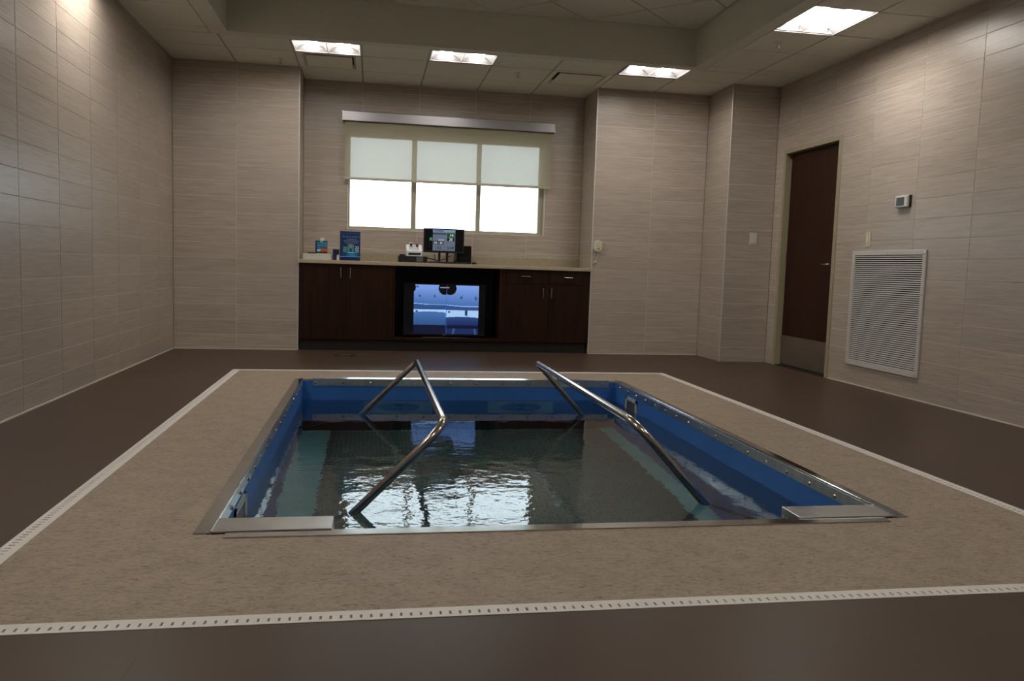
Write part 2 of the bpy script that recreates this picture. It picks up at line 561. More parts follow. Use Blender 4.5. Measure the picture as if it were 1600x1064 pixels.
# local x = distance from YB
lw = tiled_wall('wall_left', (0, 0, 0), R(-90), [0, 0.57]+[0.57+TW*i for i in range(1, 17)], H, limit=9)
# Rz(-90): local +X -> world -Y, local +Y -> world +X ; so mirror it instead
for o_ in [lw]:
    o_.scale = (1, -1, 1)
tiled_wall('wall_back_left', (0, 0, 0), 0, [0, TW, 2*TW], H, thick=0.5)
tiled_wall('wall_niche_left', (NX0, 0, 0), R(90), [0, NY], H, thick=0.1)
tiled_wall('wall_niche_back', (NX0, NY, 0), 0, [0]+[0.622*i for i in range(1, 5)]+[NX1-NX0], H, thick=0.16,
           holes=[(WX0-NX0, WX1-NX0, WZ0, WZ1)])
tiled_wall('wall_niche_right', (NX1, NY, 0), R(-90), [0, NY], H, thick=0.1)
tiled_wall('wall_back_right', (NX1, 0, 0), 0, [0, 0.65, XC-NX1], H, thick=0.5)
tiled_wall('wall_pier_left', (XC, 0, 0), R(-90), [0, -PY], H, thick=0.1)
tiled_wall('wall_pier_front', (XC, PY, 0), 0, [0, XR-XC], H, thick=0.5)
DOY0, DOY1, DOZ = -0.792, -1.838, 2.21     # door frame outer edges
rc = [0, 0.44]+[0.44+0.618*i for i in range(1, 17)]
tiled_wall('wall_right', (XR, PY, 0), R(-90), [c for c in rc if c < 9.97]+[-(YB-PY)], H, limit=8,
           holes=[(-(DOY0-PY), -(DOY1-PY), 0, DOZ)], thick=0.16)
for o_ in bpy.data.objects:
    if o_.name.startswith('wall_niche_left'):
        # faces +X : local -Y must point to +X -> rotation +90 runs local X along +Y from y=0
        pass
sx0_, sx1_, sy1_ = -0.16, XR+0.17, NY+0.155
bm = BB((sx0_-0.1, sx0_, YB-0.2, sy1_+0.1, -0.1, 3.5), (sx1_, sx1_+0.1, YB-0.2, sy1_+0.1, -0.1, 3.5), (sx0_, sx1_, YB-0.2, YB-0.12, -0.1, 3.5),
        (sx0_-0.1, sx1_+0.1, YB-0.2, sy1_+0.1, 3.4, 3.5),
        (sx0_, 1.6, sy1_, sy1_+0.1, -0.1, 3.5), (4.02, sx1_, sy1_, sy1_+0.1, -0.1, 3.5),
        (1.6, 4.02, sy1_, sy1_+0.1, -0.1, 1.2), (1.6, 4.02, sy1_, sy1_+0.1, 2.45, 3.5))
struct('wall_outer', bm, noise_mat('grey render outside', (0.3, 0.3, 0.3, 1), (0.35, 0.35, 0.34, 1), ns=3, rough=0.9))
struct('wall_behind', B(-0.15, XR+0.15, YB-0.12, YB, 0, HT+0.1), noise_mat('taupe tile field', (0.36, 0.30, 0.248, 1), (0.46, 0.40, 0.34, 1),
       scale=(2, 2, 40), ns=1.6, rough=0.4))

CAULK = mat('pale caulk bead', (0.62, 0.56, 0.48, 1), 0.7)
struct('baseboard_left', B(0.0005, 0.007, YB, -0.008, 0.0003, 0.008), CAULK)
struct('baseboard_right', B(XR-0.007, XR-0.0005, YB, DOY1-0.005, 0.0003, 0.008), CAULK)
struct('baseboard_back', BB((0.008, NX0-0.008, -0.007, -0.0005, 0.0003, 0.008), (NX1+0.008, XC-0.008, -0.007, -0.0005, 0.0003, 0.008)), CAULK)

# aluminium edge trims on the outside corners
for i, (x, y) in enumerate(((NX0, 0), (NX1, 0), (XC, PY))):
    s = -1 if i != 0 else 1
    struct('trim_%d' % (i+1), B(x-0.006, x+0.006, y-0.003, y+0.009, 0, H, bev=0.002), TRIM)

# ------------------------------------------------------------------ floor, deck, drain
def ring(bm, o, i, z0, z1):
    (a, b, c, d), (e, f, g, h) = o, i
    box(bm, a, b, c, g, z0, z1); box(bm, a, b, h, d, z0, z1)
    box(bm, a, e, g, h, z0, z1); box(bm, f, b, g, h, z0, z1)
    return bm


bm = ring(bmesh.new(), (-0.16, XR+0.17, YB-0.12, 0.0), (DX0, DX1, DY0, DY1), -0.12, 0.0)
box(bm, -0.16, XR+0.17, 0.0, NY+0.15, -0.12, 0.0)
fl = struct('floor', bm, FLOORM)
seam = mat('floor seam', (0.05, 0.036, 0.028, 1), 0.6)
for (u0, v0), (u1, v1) in (((762, 562), (777, 580)), ((497, 575), (503, 562))):
    a, b = at(2, 0, u0, v0), at(2, 0, u1, v1)
    obj('floor_seam', TB([(a.x, a.y, -0.0012), (b.x, b.y, -0.0012)], 0.0028, n=6), seam, fl)
a, b = at(2, 0, 240, 985), at(2, 0, 188, 1064)
obj('floor_seam', TB([(a.x, a.y, -0.0008), (b.x, b.y, -0.0008)], 0.0012, n=6), mat('filled floor seam', (0.095, 0.062, 0.044, 1), 0.6), fl)
bm = ring(bmesh.new(), (DX0+DW, DX1-DW, DY0+DW, DY1-DW), (PX0-0.01, PX1+0.01, PY0-0.01, PY1+0.01), -0.10, 0.0)
struct('pool_deck', bm, DECK)

dr = thing('slotted_drain', 'off-white slotted drain strip framing the tan deck around the pool', 'drain', (DX0, DY0, 0))
D = Vector((DX0, DY0, 0))


def run(x0, x1, y0, y1, along):
    """one run of drain cover: two rims, a bed and the bars between slots"""
    bm = bmesh.new()
    p = 0.0262
    if along == 'X':
        box(bm, x0, x1, y0, y0+0.014, -0.02, 0.0015); box(bm, x0, x1, y0+0.034, y1, -0.02, 0.0015)
        n = int((x1-x0)/p)
        for i in range(n):
            a = x0+i*p
            box(bm, a, a+p-0.0065, y0+0.014, y0+0.034, -0.02, 0.0015)
        box(bm, x0+n*p, x1, y0+0.014, y0+0.034, -0.02, 0.0015)
    else:
        box(bm, x0, x0+0.014, y0, y1, -0.02, 0.0015); box(bm, x0+0.034, x1, y0, y1, -0.02, 0.0015)
        n = int((y1-y0)/p)
        for i in range(n):
            a = y0+i*p
            box(bm, x0+0.014, x0+0.034, a, a+p-0.0065, -0.02, 0.0015)
        box(bm, x0+0.014, x0+0.034, y0+n*p, y1, -0.02, 0.0015)
    bmesh.ops.translate(bm, verts=bm.verts, vec=-D)
    return bm


obj('drain_cover', run(DX0, DX1, DY0, DY0+DW, 'X'), DRAINM, dr)
obj('drain_cover', run(DX0, DX1, DY1-DW, DY1, 'X'), DRAINM, dr)
obj('drain_cover', run(DX0, DX0+DW, DY0+DW, DY1-DW, 'Y'), DRAINM, dr)
obj('drain_cover', run(DX1-DW, DX1, DY0+DW, DY1-DW, 'Y'), DRAINM, dr)
bm = ring(bmesh.new(), (DX0, DX1, DY0, DY1), (DX0+DW, DX1-DW, DY0+DW, DY1-DW), -0.05, -0.02)
bmesh.ops.translate(bm, verts=bm.verts, vec=-D)
obj('drain_channel', bm, DARK, dr)

# round floor drain by the cabinets
c = at(2, 0, 538.5, 555)
fd = thing('floor_drain', 'round dark floor drain in the brown floor before the cabinets', 'drain', (c.x, c.y, 0))
bm = CY((0, 0, 0.001), 0.115, 0.004, n=32)
obj('drain_rim', bm, DARK, fd)
obj('drain_plate', CY((0, 0, 0.003), 0.072, 0.003, n=32), mat('worn drain plate', (0.10, 0.075, 0.055, 1), 0.45, 0.3), fd)

# ------------------------------------------------------------------ suspended ceiling
XG = [0, 0.611, 1.222, 1.845, 2.47, 3.095, 3.705, 4.3407, 4.97, XC, XR]
YG0 = -1.04
ceil = struct('ceiling', BB((0, XR, YG0, NY, H+0.12, H+0.16), (0, 0.56, RY0-0.1, YG0, H+0.12, H+0.16),
              (5.09, XR, RY0-0.1, YG0, H+0.12, H+0.16), (0, XR, YB, RY0-0.1, H+0.12, H+0.16)), TBAR)
PC = {}


def panel(x0, x1, y0, y1, z=H):
    wd, dp = x1-x0, y1-y0
    k = (round(wd, 3), round(dp, 3))
    if k not in PC:
        g = 0.008
        PC[k] = mesh_of('ceiling_tile', B(g, k[0]-g, g, k[1]-g, 0, 0.015, bev=0.002), PANEL)
    o = bpy.data.objects.new('ceiling_tile', PC[k])
    COL.objects.link(o); o.parent = ceil; o.location = (x0, y0, z)


GBC = {}


def gbar(a, b, c_, axis):
    # tee bar: 'Y' runs along y at x = a from b to c_; 'X' runs along x at y = a
    k = (axis, round(c_-b, 3))
    if k not in GBC:
        GBC[k] = mesh_of('grid_bar', B(-0.012, 0.012, 0, c_-b, 0.005, 0.03) if axis == 'Y' else B(0, c_-b, -0.012, 0.012, 0.005, 0.03), TBAR)
    o = bpy.data.objects.new('grid_bar', GBC[k])
    COL.objects.link(o); o.parent = ceil; o.location = (a, b, H) if axis == 'Y' else (b, a, H)


LIGHTS = [(1.24, 1.835, -1.03, -0.66), (2.485, 3.085, -1.03, -0.68), (4.36, 4.965, -1.03, -0.68), (5.10, 5.60, -3.06, -2.44)]
DIFFS = [(1.222, 1.845, -0.62, 0.0), (3.705, 4.3407, -0.62, 0.0)]
LIGHTCELL = [(1.222, 1.845, YG0, -0.62), (2.47, 3.095, YG0, -0.62), (4.3407, 4.97, YG0, -0.62), (5.09, XC, -3.07, -2.44),
             (0.0, 0.56, -3.07, -2.44), (0.0, 0.56, -6.10, -5.49), (5.09, XC, -6.10, -5.49)]+[(0.611*i, 0.611*(i+1), RY0-0.71, RY0-0.1) for i in (4,)]


def cell(x0, x1, y0, y1):
    for l in LIGHTCELL+DIFFS:
        if abs(l[0]-x0) < 0.02 and abs(l[2]-y0) < 0.03 and abs(l[3]-y1) < 0.03: return
    panel(x0, x1, y0, y1)


for a, b in zip(XG, XG[1:]):
    if a >= XC:
        cell(a, b, YG0, PY)
        continue
    cell(a, b, -0.62, 0.0)
    cell(a, b, YG0, -0.62)
    if NX0-0.01 < a < NX1-0.01: cell(a, b, 0.0, NY)
for a in XG[1:-1]:
    gbar(a, YG0 if a != XC else -7.3, NY if NX0+0.1 < a < NX1-0.1 else (0.0 if a < XC else PY), 'Y')
gbar(0.0, 0, XR, 'X'); gbar(-0.62, 0, XR, 'X')
for i in range(10):
    gbar(-1.22-0.61*i, 0, 0.56, 'X'); gbar(-1.22-0.61*i, 5.09, XR, 'X')
for j in range(1, 5):
    gbar(RY0-0.1-0.61*j, 0, XR, 'X')
YG = [YG0, -1.22]+[-1.22-0.61*i for i in range(1, 10)]+[RY0-0.1]
for a, b in zip(YG, YG[1:]):
    if a-b < 0.03: continue
    for x0, x1 in ((0, 0.56), (5.09, XC), (XC, XR)):
        cell(x0, x1, b, a)
for i in range(10):
    for j in range(5):
        x0 = 0.611*i; y1 = RY0-0.1-0.61*j
        cell(x0, min(x0+0.611, XR), y1-0.61, y1)
        gbar(x0, y1-0.61, y1, 'Y')

# plastered recess over the pool with its flat border
bk = struct('ceiling_bulkhead', BB((0.56, 5.09, RY1, YG0, H, HT+0.05), (0.56, RX0, RY0, RY1, H, HT+0.05),
            (RX1, 5.09, RY0, RY1, H, HT+0.05), (0.56, 5.09, RY0-0.1, RY0, H, HT+0.05)), PLASTER)
top = struct('ceiling_raised', BB((RX0-0.02, RX1+0.02, RY0-0.02, RY1+0.02, HT+0.02, HT+0.06)), TBAR)


def clip(poly, ax, val, keep_less):
    out = []
    for i in range(len(poly)):
        a, b = poly[i], poly[(i+1) % len(poly)]
        ia = (a[ax] <= val) == keep_less; ib = (b[ax] <= val) == keep_less
        if ia: out.append(a)
        if ia != ib:
            t = (val-a[ax])/(b[ax]-a[ax])
            out.append((a[0]+(b[0]-a[0])*t, a[1]+(b[1]-a[1])*t))
    return out


s_ = 0.61/math.sqrt(2)
ox = 4.33-2*s_*3       # a joint crossing lies on the back edge at x = 4.33
for i in range(-12, 24):
    for j in range(-2, 20):
        if (i+j) % 2: continue
        cx_, cy_ = ox+i*s_, RY1-j*s_
        q = s_-0.010
        poly = [(cx_-q, cy_), (cx_, cy_-q), (cx_+q, cy_), (cx_, cy_+q)]
        for ax, val, kl in ((0, RX1-0.012, True), (0, RX0+0.012, False), (1, RY1-0.012, True), (1, RY0+0.012, False)):
            poly = clip(poly, ax, val, kl)
            if len(poly) < 3: break
        if len(poly) < 3: continue
        area = abs(sum(poly[k][0]*poly[(k+1) % len(poly)][1]-poly[(k+1) % len(poly)][0]*poly[k][1] for k in range(len(poly))))/2
        if area < 0.004: continue
        bm = bmesh.new()
        lo = [bm.verts.new((p[0]-cx_, p[1]-cy_, 0)) for p in poly]
        hi = [bm.verts.new((p[0]-cx_, p[1]-cy_, 0.018)) for p in poly]
        bm.faces.new(lo); bm.faces.new(hi[::-1])
        for k in range(len(lo)):
            bm.faces.new((lo[k], hi[k], hi[(k+1) % len(lo)], lo[(k+1) % len(lo)]))
        obj('ceiling_tile', bm, PANEL, top, (cx_, cy_, HT))


# ------------------------------------------------------------------ ceiling lights
def troffer(x0, x1, y0, y1, label, group='recessed ceiling lights'):
    t = thing('ceiling_light', label, 'light', ((x0+x1)/2, (y0+y1)/2, H), group)
    hx, hy = (x1-x0)/2, (y1-y0)/2
    bm = bmesh.new()
    D_ = 0.085
    # housing: open box
    for b in ((-hx-0.004, hx+0.004, -hy-0.004, hy+0.004, D_, D_+0.004), (-hx-0.004, -hx, -hy, hy, 0.0, D_), (hx, hx+0.004, -hy, hy, 0.0, D_),
              (-hx-0.004, hx+0.004, -hy-0.004, -hy, 0.0, D_), (-hx-0.004, hx+0.004, hy, hy+0.004, 0.0, D_)):
        box(bm, *b)
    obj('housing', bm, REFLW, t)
    obj('trim_frame', BB((-hx-0.012, hx+0.012, -hy-0.012, -hy, -0.003, 0.003), (-hx-0.012, hx+0.012, hy, hy+0.012, -0.003, 0.003),
                   (-hx-0.012, -hx, -hy, hy, -0.003, 0.003), (hx, hx+0.012, -hy, hy, -0.003, 0.003)), WHITEM, t)
    obj('centre_fin', B(-0.003, 0.003, -hy, hy, -0.002, D_), TBAR, t)
    rr = hx*0.20
    ey = hy-0.035
    for sx in (-1, 1):
        cx_ = sx*hx/2
        zt = 0.052
        # curved reflector falling away on both sides of the lens, with slanting ends
        def prof_(k):
            o_ = []
            for q in range(6):
                a = q/5
                o_.append((cx_+k*(rr*0.9+(hx/2-0.004-rr*0.9)*a), 0.003+(zt-0.003)*math.cos(a*math.pi/2)**0.8))
            return o_
        for k in (-1, 1):
            bm = bmesh.new()
            P_ = prof_(k)
            vv = [[bm.verts.new((x, y*(ey if q == 0 else hy-0.003) if False else y*(ey+(hy-0.003-ey)*q/5), z)) for q, (x, z) in enumerate(P_)] for y in (-1, 1)]
            for q in range(5):
                f = bm.faces.new((vv[0][q], vv[0][q+1], vv[1][q+1], vv[1][q])); f.smooth = True
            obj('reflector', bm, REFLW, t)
        for y in (-1, 1):
            bm = bmesh.new()
            l_, r_2 = prof_(-1), prof_(1)
            a_ = bm.verts.new((l_[5][0], y*(hy-0.003), 0.003)); b_ = bm.verts.new((r_2[5][0], y*(hy-0.003), 0.003))
            c_ = bm.verts.new((r_2[0][0], y*ey, zt)); d_ = bm.verts.new((l_[0][0], y*ey, zt))
            bm.faces.new((a_, b_, c_, d_))
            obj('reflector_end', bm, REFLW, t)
        bm = bmesh.new()
        n = 10
        vv = [[bm.verts.new((cx_+rr*math.cos(math.pi*i/n), y, zt-0.002-0.034*math.sin(math.pi*i/n))) for i in range(n+1)] for y in (-ey, ey)]
        for i in range(n):
            f = bm.faces.new((vv[0][i], vv[0][i+1], vv[1][i+1], vv[1][i])); f.smooth = True
        bm.faces.new(vv[0]); bm.faces.new(vv[1][::-1])
        obj('lens', bm, LENS, t)
    return t


troffer(*LIGHTS[0], 'lit recessed ceiling light over the left air diffuser, leftmost of the row by the niche')
troffer(*LIGHTS[1], 'lit recessed ceiling light in the middle of the row by the niche')
troffer(*LIGHTS[2], 'lit recessed ceiling light right of the second diffuser, last of the row by the niche')
troffer(*LIGHTS[3], 'large lit ceiling light near the right wall, on its own')
troffer(0.01, 0.55, -3.06, -2.44, 'lit ceiling light against the left wall, beyond the top of the picture')
troffer(5.10, 5.60, -6.09, -5.50, 'added ceiling light by the right wall, out of view above the near end of the pool')  # added lamp, puts more light on the near deck
troffer(0.01, 0.55, -6.09, -5.50, 'added ceiling light by the left wall, out of view above the near end of the pool')  # its added twin on the left, also for the near deck
troffer(0.611*4+0.012, 0.611*5-0.012, RY0-0.70, RY0-0.11, 'added ceiling light out of view above the viewpoint')  # extra unseen lamp, added to lift the near floor and deck

# air diffusers: dropped square plaque in a stepped frame
for (x0, x1, y0, y1), lb in zip(DIFFS, ('square air diffuser in the ceiling beside the leftmost light',
                                        'square air diffuser in the ceiling between the middle and right lights')):
    cx_, cy_ = (x0+x1)/2, (y0+y1)/2
    t = thing('air_diffuser', lb, 'vent', (cx_, cy_, H), 'square ceiling air diffusers')
    hw, hd = (x1-x0)/2-0.008, (y1-y0)/2-0.008
    bm = bmesh.new()
    # frame: outer flat, then sloping cone up to a throat
    def sq(w_, d_, z): return [bm.verts.new(p) for p in ((-w_, -d_, z), (w_, -d_, z), (w_, d_, z), (-w_, d_, z))]
    rs = [sq(hw, hd, 0.012), sq(hw, hd, 0.0), sq(hw-0.05, hd-0.05, 0.0), sq(hw-0.075, hd-0.075, 0.035)]
    for a, b in zip(rs, rs[1:]):
        for k in range(4): bm.faces.new((a[k], a[(k+1) % 4], b[(k+1) % 4], b[k]))
    obj('diffuser_frame', bm, PANEL, t)
    obj('throat', B(-hw+0.06, hw-0.06, -hd+0.06, hd-0.06, 0.036, 0.045), DARK, t)
    obj('plaque', B(-hw+0.085, hw-0.085, -hd+0.085, hd-0.085, -0.004, 0.004, bev=0.002), PANEL, t)

# sprinkler heads
for (u, v), lb in (((809.6, 114), 'small sprinkler head on the ceiling between the two diffusers'),
                   ((1216.5, 66), 'small sprinkler head on the ceiling beneath the large right light'),
                   ((438, 91), 'small sprinkler head on the ceiling left of the leftmost light')):
    c = at(2, H, u, v)
    t = thing('sprinkler_head', lb, 'sprinkler', (c.x, c.y, H), 'ceiling sprinkler heads')
    obj('escutcheon', CY((0, 0, -0.002), 0.028, 0.005, n=20, r2=0.034), WHITEM, t)
    obj('stem', CY((0, 0, -0.02), 0.007, 0.036, n=10), CHROME, t)
    obj('deflector', CY((0, 0, -0.042), 0.018, 0.003, n=16), CHROME, t)

# ------------------------------------------------------------------ window
wt = thing('window_1', 'wide three-pane window in the niche with tan frame', 'window', (WX0, NY, WZ0))
wt['kind'] = 'structure'
del wt['category']; del wt['label']
O = Vector((WX0, NY, WZ0))


def shift(bm, v):
    bmesh.ops.translate(bm, verts=bm.verts, vec=-Vector(v))
    return bm


FY0, FY1 = 0.605, 0.665
px = [1.745, 2.425, 2.475, 3.165, 3.220, 3.885]
px = [at(1, FY0, u, 320).x for u in (546.5, 642.5, 650, 744, 750.5, 841)]
pz0, pz1 = 1.328, 2.305
bm = BB((WX0, WX1, FY0, FY1, WZ0, pz0), (WX0, WX1, FY0, FY1, pz1, WZ1), (WX0, px[0], FY0, FY1, pz0, pz1), (px[5], WX1, FY0, FY1, pz0, pz1),
        bev=0.003)
obj('window_frame', shift(bm, O), WINF, wt)
for a, b in ((px[1], px[2]), (px[3], px[4])):
    obj('mullion', shift(B(a, b, FY0-0.006, FY1, pz0, pz1, bev=0.003), O), WINF, wt)
for i in (0, 2, 4):
    obj('pane', shift(B(px[i]-0.004, px[i+1]+0.004, 0.632, 0.636, pz0-0.004, pz1+0.004), O), GLASS, wt)
bm = BB((WX0, WX0+0.006, NY-0.003, FY0, WZ0, WZ1), (WX1-0.006, WX1, NY-0.003, FY0, WZ0, WZ1),
        (WX0, WX1, NY-0.003, FY0, WZ0, WZ0+0.006), (WX0, WX1, NY-0.003, FY0, WZ1-0.006, WZ1))
obj('window_reveal', shift(bm, O), mat('pale window bead', (0.70, 0.69, 0.66, 1), 0.5), wt)

# outside: pale paved ground far below the sky
struct('ground', B(-40, 46, 1.2, 80, -0.4, -0.3), noise_mat('pale concrete ground', (0.30, 0.30, 0.29, 1), (0.38, 0.37, 0.35, 1), ns=1, rough=0.9))

# roller blind
bl = thing('roller_blind', 'cream sun screen roller blind half drawn over the window', 'blind', (2.8, 0.5, 1.83))
O2 = Vector((2.8, 0.5, 1.83))
by = 0.485
p0, p1 = at(1, 0.445, 535.5, 174), at(1, 0.445, 867, 206)
bm = bmesh.new()
prof = [(0.445, 2.452), (0.445, 2.548), (0.452, 2.556), (0.548, 2.556), (0.548, 2.545), (0.46, 2.545), (0.455, 2.452)]
va = [bm.verts.new((p0.x, y, z)) for y, z in prof]; vb = [bm.verts.new((p1.x, y, z)) for y, z in prof]
for i in range(len(prof)):
    j = (i+1) % len(prof)
    bm.faces.new((va[i], va[j], vb[j], vb[i]))
bm.faces.new(va[::-1]); bm.faces.new(vb)
obj('cassette', shift(bm, O2), CASS, bl)
obj('end_cap', shift(B(p0.x-0.004, p0.x, 0.443, 0.549, 2.448, 2.558), O2), CASS, bl)
obj('end_cap', shift(B(p1.x, p1.x+0.004, 0.443, 0.549, 2.448, 2.558), O2), CASS, bl)
obj('roller', shift(CY(((p0.x+p1.x)/2, 0.505, 2.50), 0.024, p1.x-p0.x-0.02, axis='X', n=20), O2), FABRIC, bl)
f0, f1 = at(1, by, 538.5, 285).x, at(1, by, 860, 285).x
bm = bmesh.new()
bm.faces.new([bm.verts.new(p) for p in ((f0, by, 1.845), (f1, by, 1.845), (f1, by, 2.50), (f0, by, 2.50))])
obj('fabric', shift(bm, O2), FABRIC, bl)
obj('bottom_bar', shift(B(f0, f1, by-0.006, by+0.007, 1.825, 1.852, bev=0.004), O2), mat('cream hem bar', (0.50, 0.45, 0.34, 1), 0.6), bl)

# ------------------------------------------------------------------ worktop and cabinets
ct = obj('worktop', BB((NX0+0.002, NX1-0.002, -0.022, NY-0.001, 0.905, 0.944), bev=0.004), COUNTER, label='x', category='worktop')
tag(ct, 'cream laminate worktop spanning the niche below the window', 'worktop')
tag(obj('backsplash', BB((NX0+0.002, NX1-0.002, NY-0.018, NY-0.001, 0.9445, 1.035), bev=0.002), SPLASH), 'low tan laminate backsplash along the back of the worktop', 'backsplash')

X1, X2, XE = 2.195, 3.362, 4.338
XB = NX0+0.004


def handle(parent, p, vertical, ln):
    x, y, z = p
    if vertical:
        bm = TB([(x, y, z-ln/2), (x, y-0.028, z-ln/2), (x, y-0.028, z+ln/2), (x, y, z+ln/2)], 0.005, n=10, round_r=0.008)
    else:
        bm = TB([(x-ln/2, y, z), (x-ln/2, y-0.028, z), (x+ln/2, y-0.028, z), (x+ln/2, y, z)], 0.005, n=10, round_r=0.008)
    return obj('handle', bm, CHROME, parent, label='brushed metal bar handle')


lc = thing('base_cabinet', 'dark wood base cabinet with two tall doors, left of the television', 'cabinet', (XB, 0, 0))
A = Vector((XB, 0, 0))
obj('cabinet_body', shift(BB((XB, X1, 0.022, NY-0.02, 0.115, 0.904)), A), WOOD, lc)
obj('toe_kick', shift(BB((XB, X1, 0.05, 0.066, 0.0, 0.114)), A), TOE, lc)
mid = 1.708
for a, b, hx_ in ((XB+0.002, mid-0.0015, at(1, -0.028, 532.7, 427).x), (mid+0.0015, X1-0.003, at(1, -0.028, 547.5, 427).x)):
    d = obj('door', shift(BB((a, b, 0.0, 0.020, 0.118, 0.898), bev=0.0012), A), WOOD, lc)
    zt, zb = at(1, 0, 533, 418.5).z, at(1, 0, 533, 434.5).z
    handle(d, (hx_-XB, 0.0, (zt+zb)/2), True, zt-zb)

tc_ = thing('television_bay', 'open dark wood bay holding the television between the cabinets', 'cabinet', (X1, 0, 0))
A = Vector((X1, 0, 0))
obj('side_panel', shift(BB((X1+0.001, X1+0.02, 0.0, NY-0.02, 0.115, 0.904), bev=0.001), A), WOOD, tc_)
obj('side_panel', shift(BB((X2-0.03, X2-0.001, 0.0, NY-0.02, 0.115, 0.904), bev=0.001), A), WOOD, tc_)
obj('shelf', shift(BB((X1+0.02, X2-0.03, 0.0, NY-0.03, 0.115, 0.145), bev=0.001), A), WOOD, tc_)
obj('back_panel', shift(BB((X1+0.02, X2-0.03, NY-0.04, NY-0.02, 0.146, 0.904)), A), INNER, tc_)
obj('toe_kick', shift(BB((X1, X2, 0.05, 0.066, 0.0, 0.114)), A), TOE, tc_)

rcb = thing('base_cabinet', 'dark wood base cabinet with two drawers above two doors, right of the television', 'cabinet', (X2, 0, 0))
A = Vector((X2, 0, 0))
obj('cabinet_body', shift(BB((X2, XE, 0.022, NY-0.02, 0.115, 0.904)), A), WOOD, rcb)
obj('toe_kick', shift(BB((X2, XE-0.02, 0.05, 0.066, 0.0, 0.114)), A), TOE, rcb)
obj('filler_strip', shift(BB((X2+0.001, X2+0.04, 0.002, 0.02, 0.118, 0.898)), A), WOOD, rcb)
m1 = 3.875
zs_ = at(1, 0, 850, 444.5).z
for a, b, u in ((X2+0.043, m1-0.0015, 822.5), (m1+0.0015, XE-0.012, 889)):
    d = obj('drawer', shift(BB((a, b, 0.0, 0.020, zs_+0.002, 0.898), bev=0.0012), A), WOOD, rcb)
    p = at(1, -0.028, u, 432 if u < 850 else 434)
    handle(d, (p.x-X2, 0.0, p.z), False, 0.095)
for a, b, u in ((X2+0.043, m1-0.0015, 849), (m1+0.0015, XE-0.012, 862)):
    d = obj('door', shift(BB((a, b, 0.0, 0.020, 0.118, zs_-0.002), bev=0.0012), A), WOOD, rcb)
    zt, zb = at(1, 0, 855, 451).z, at(1, 0, 855, 466.5).z
    handle(d, (at(1, -0.028, u, 458).x-X2, 0.0, (zt+zb)/2), True, zt-zb)

# ------------------------------------------------------------------ television
ty = 0.08
a, b = at(1, ty, 629, 527), at(1, ty, 760, 440)
tx0, tx1 = a.x, b.x
tz0, tz1 = 0.165, 0.735
tv = thing('television', 'black flat television on the bay shelf showing blue underwater camera views', 'television', ((tx0+tx1)/2, ty, 0.145))
A = Vector(((tx0+tx1)/2, ty, 0.145))
obj('tv_body', shift(BB((tx0, tx1, ty, ty+0.05, tz0, tz1), bev=0.006), A), BLACKG, tv)
obj('stand', shift(BB((A.x-0.24, A.x+0.24, ty-0.06, ty+0.14, 0.1455, 0.153), (A.x-0.05, A.x+0.05, ty+0.02, ty+0.05, 0.15, 0.19), bev=0.003), A), BLACKP, tv)
obj('badge', shift(BB((A.x-0.018, A.x+0.018, ty-0.002, ty+0.001, tz0+0.006, tz0+0.014)), A), CHROME, tv)
sl, sr_ = at(1, ty-0.002, 645.5, 522), at(1, ty-0.002, 746.5, 522)
st, sb = at(1, ty-0.002, 696, 445.5).z, at(1, ty-0.002, 696, 522).z


def tvpix(s, t):
    # picture measured on the screen: s across, t up
    x, y = s*880, (1-t)*680          # pixels of the close view
    left = x < 435
    rr = random.uniform(0.94, 1.06)
    def c(r, g, b, k=1.0):
        q = S(r, g, b); return (q[0]*rr*k*0.90, q[1]*rr*k*1.0, q[2]*rr*k*1.0)
    if abs(x-442) < 3: return c(60, 90, 190)
    if (x-415)**2/85**2+(y-45)**2/90**2 < 1 and left: return (0.001, 0.001, 0.002)
    if (x-490)**2/84**2+(y-45)**2/90**2 < 1 and not left: return (0.001, 0.001, 0.002)
    if x < 25 and (x+10)**2/34**2+(y-40)**2/60**2 < 1: return (0.001, 0.001, 0.002)
    if left:
        yl = 258+14*min(1, x/200)
        yb0 = 340
        yb1 = 380-10*math.sin(math.pi*x/435)
        if 30 < x < 62 and 22 < y < 42: return c(40, 60, 110)
        if 25 < x < 55 and 355 < y < 375: return c(40, 60, 120)
        for cx_, cy_ in ((75, 155), (275, 155)):
            d2 = ((x-cx_)**2+(y-cy_)**2)**0.5
            if d2 < 9 or 15 < d2 < 21 and x > cx_-4: return c(25, 45, 85)
    else:
        yl = 275+14*min(1, (x-440)/200)
        yb0 = 345
        yb1 = 445-10*math.sin(math.pi*(x-440)/440)
        if 465 < x < 495 and 362 < y < 382: return c(40, 60, 120)
        for cx_, cy_ in ((635, 168), (835, 175)):
            d2 = ((x-cx_)**2+(y-cy_)**2)**0.5
            if d2 < 10 or 17 < d2 < 24 and x > cx_-4: return c(25, 45, 85)
        if 697 < x < 728 and yb0 < y < yb1-18: return c(35, 55, 110)
    if y < yl-4:
        k = 1-y/yl
        return c(75+65*k, 112+55*k, 178+62*k)
    if abs(y-yl) < 5: return c(165, 200, 250)
    if y < yb0: return c(52, 82, 140)
    if y < yb1: return c(178, 208, 250)
    if left:
        if y < 555:
            k = (555-y)/180
            return c(52+24*k, 84+30*k, 140+38*k)
        return c(14, 18, 48)
    if y < 555:
        k = (555-y)/130
        return c(24+26*k, 44+32*k, 96+36*k)
    if y < 600: return c(12, 18, 48)
    if abs(x-(550-(y-600)*0.2)) < 14 or abs(x-(830+(y-600)*0.2)) < 14: return c(60, 85, 140)
    return c(26, 42, 90)


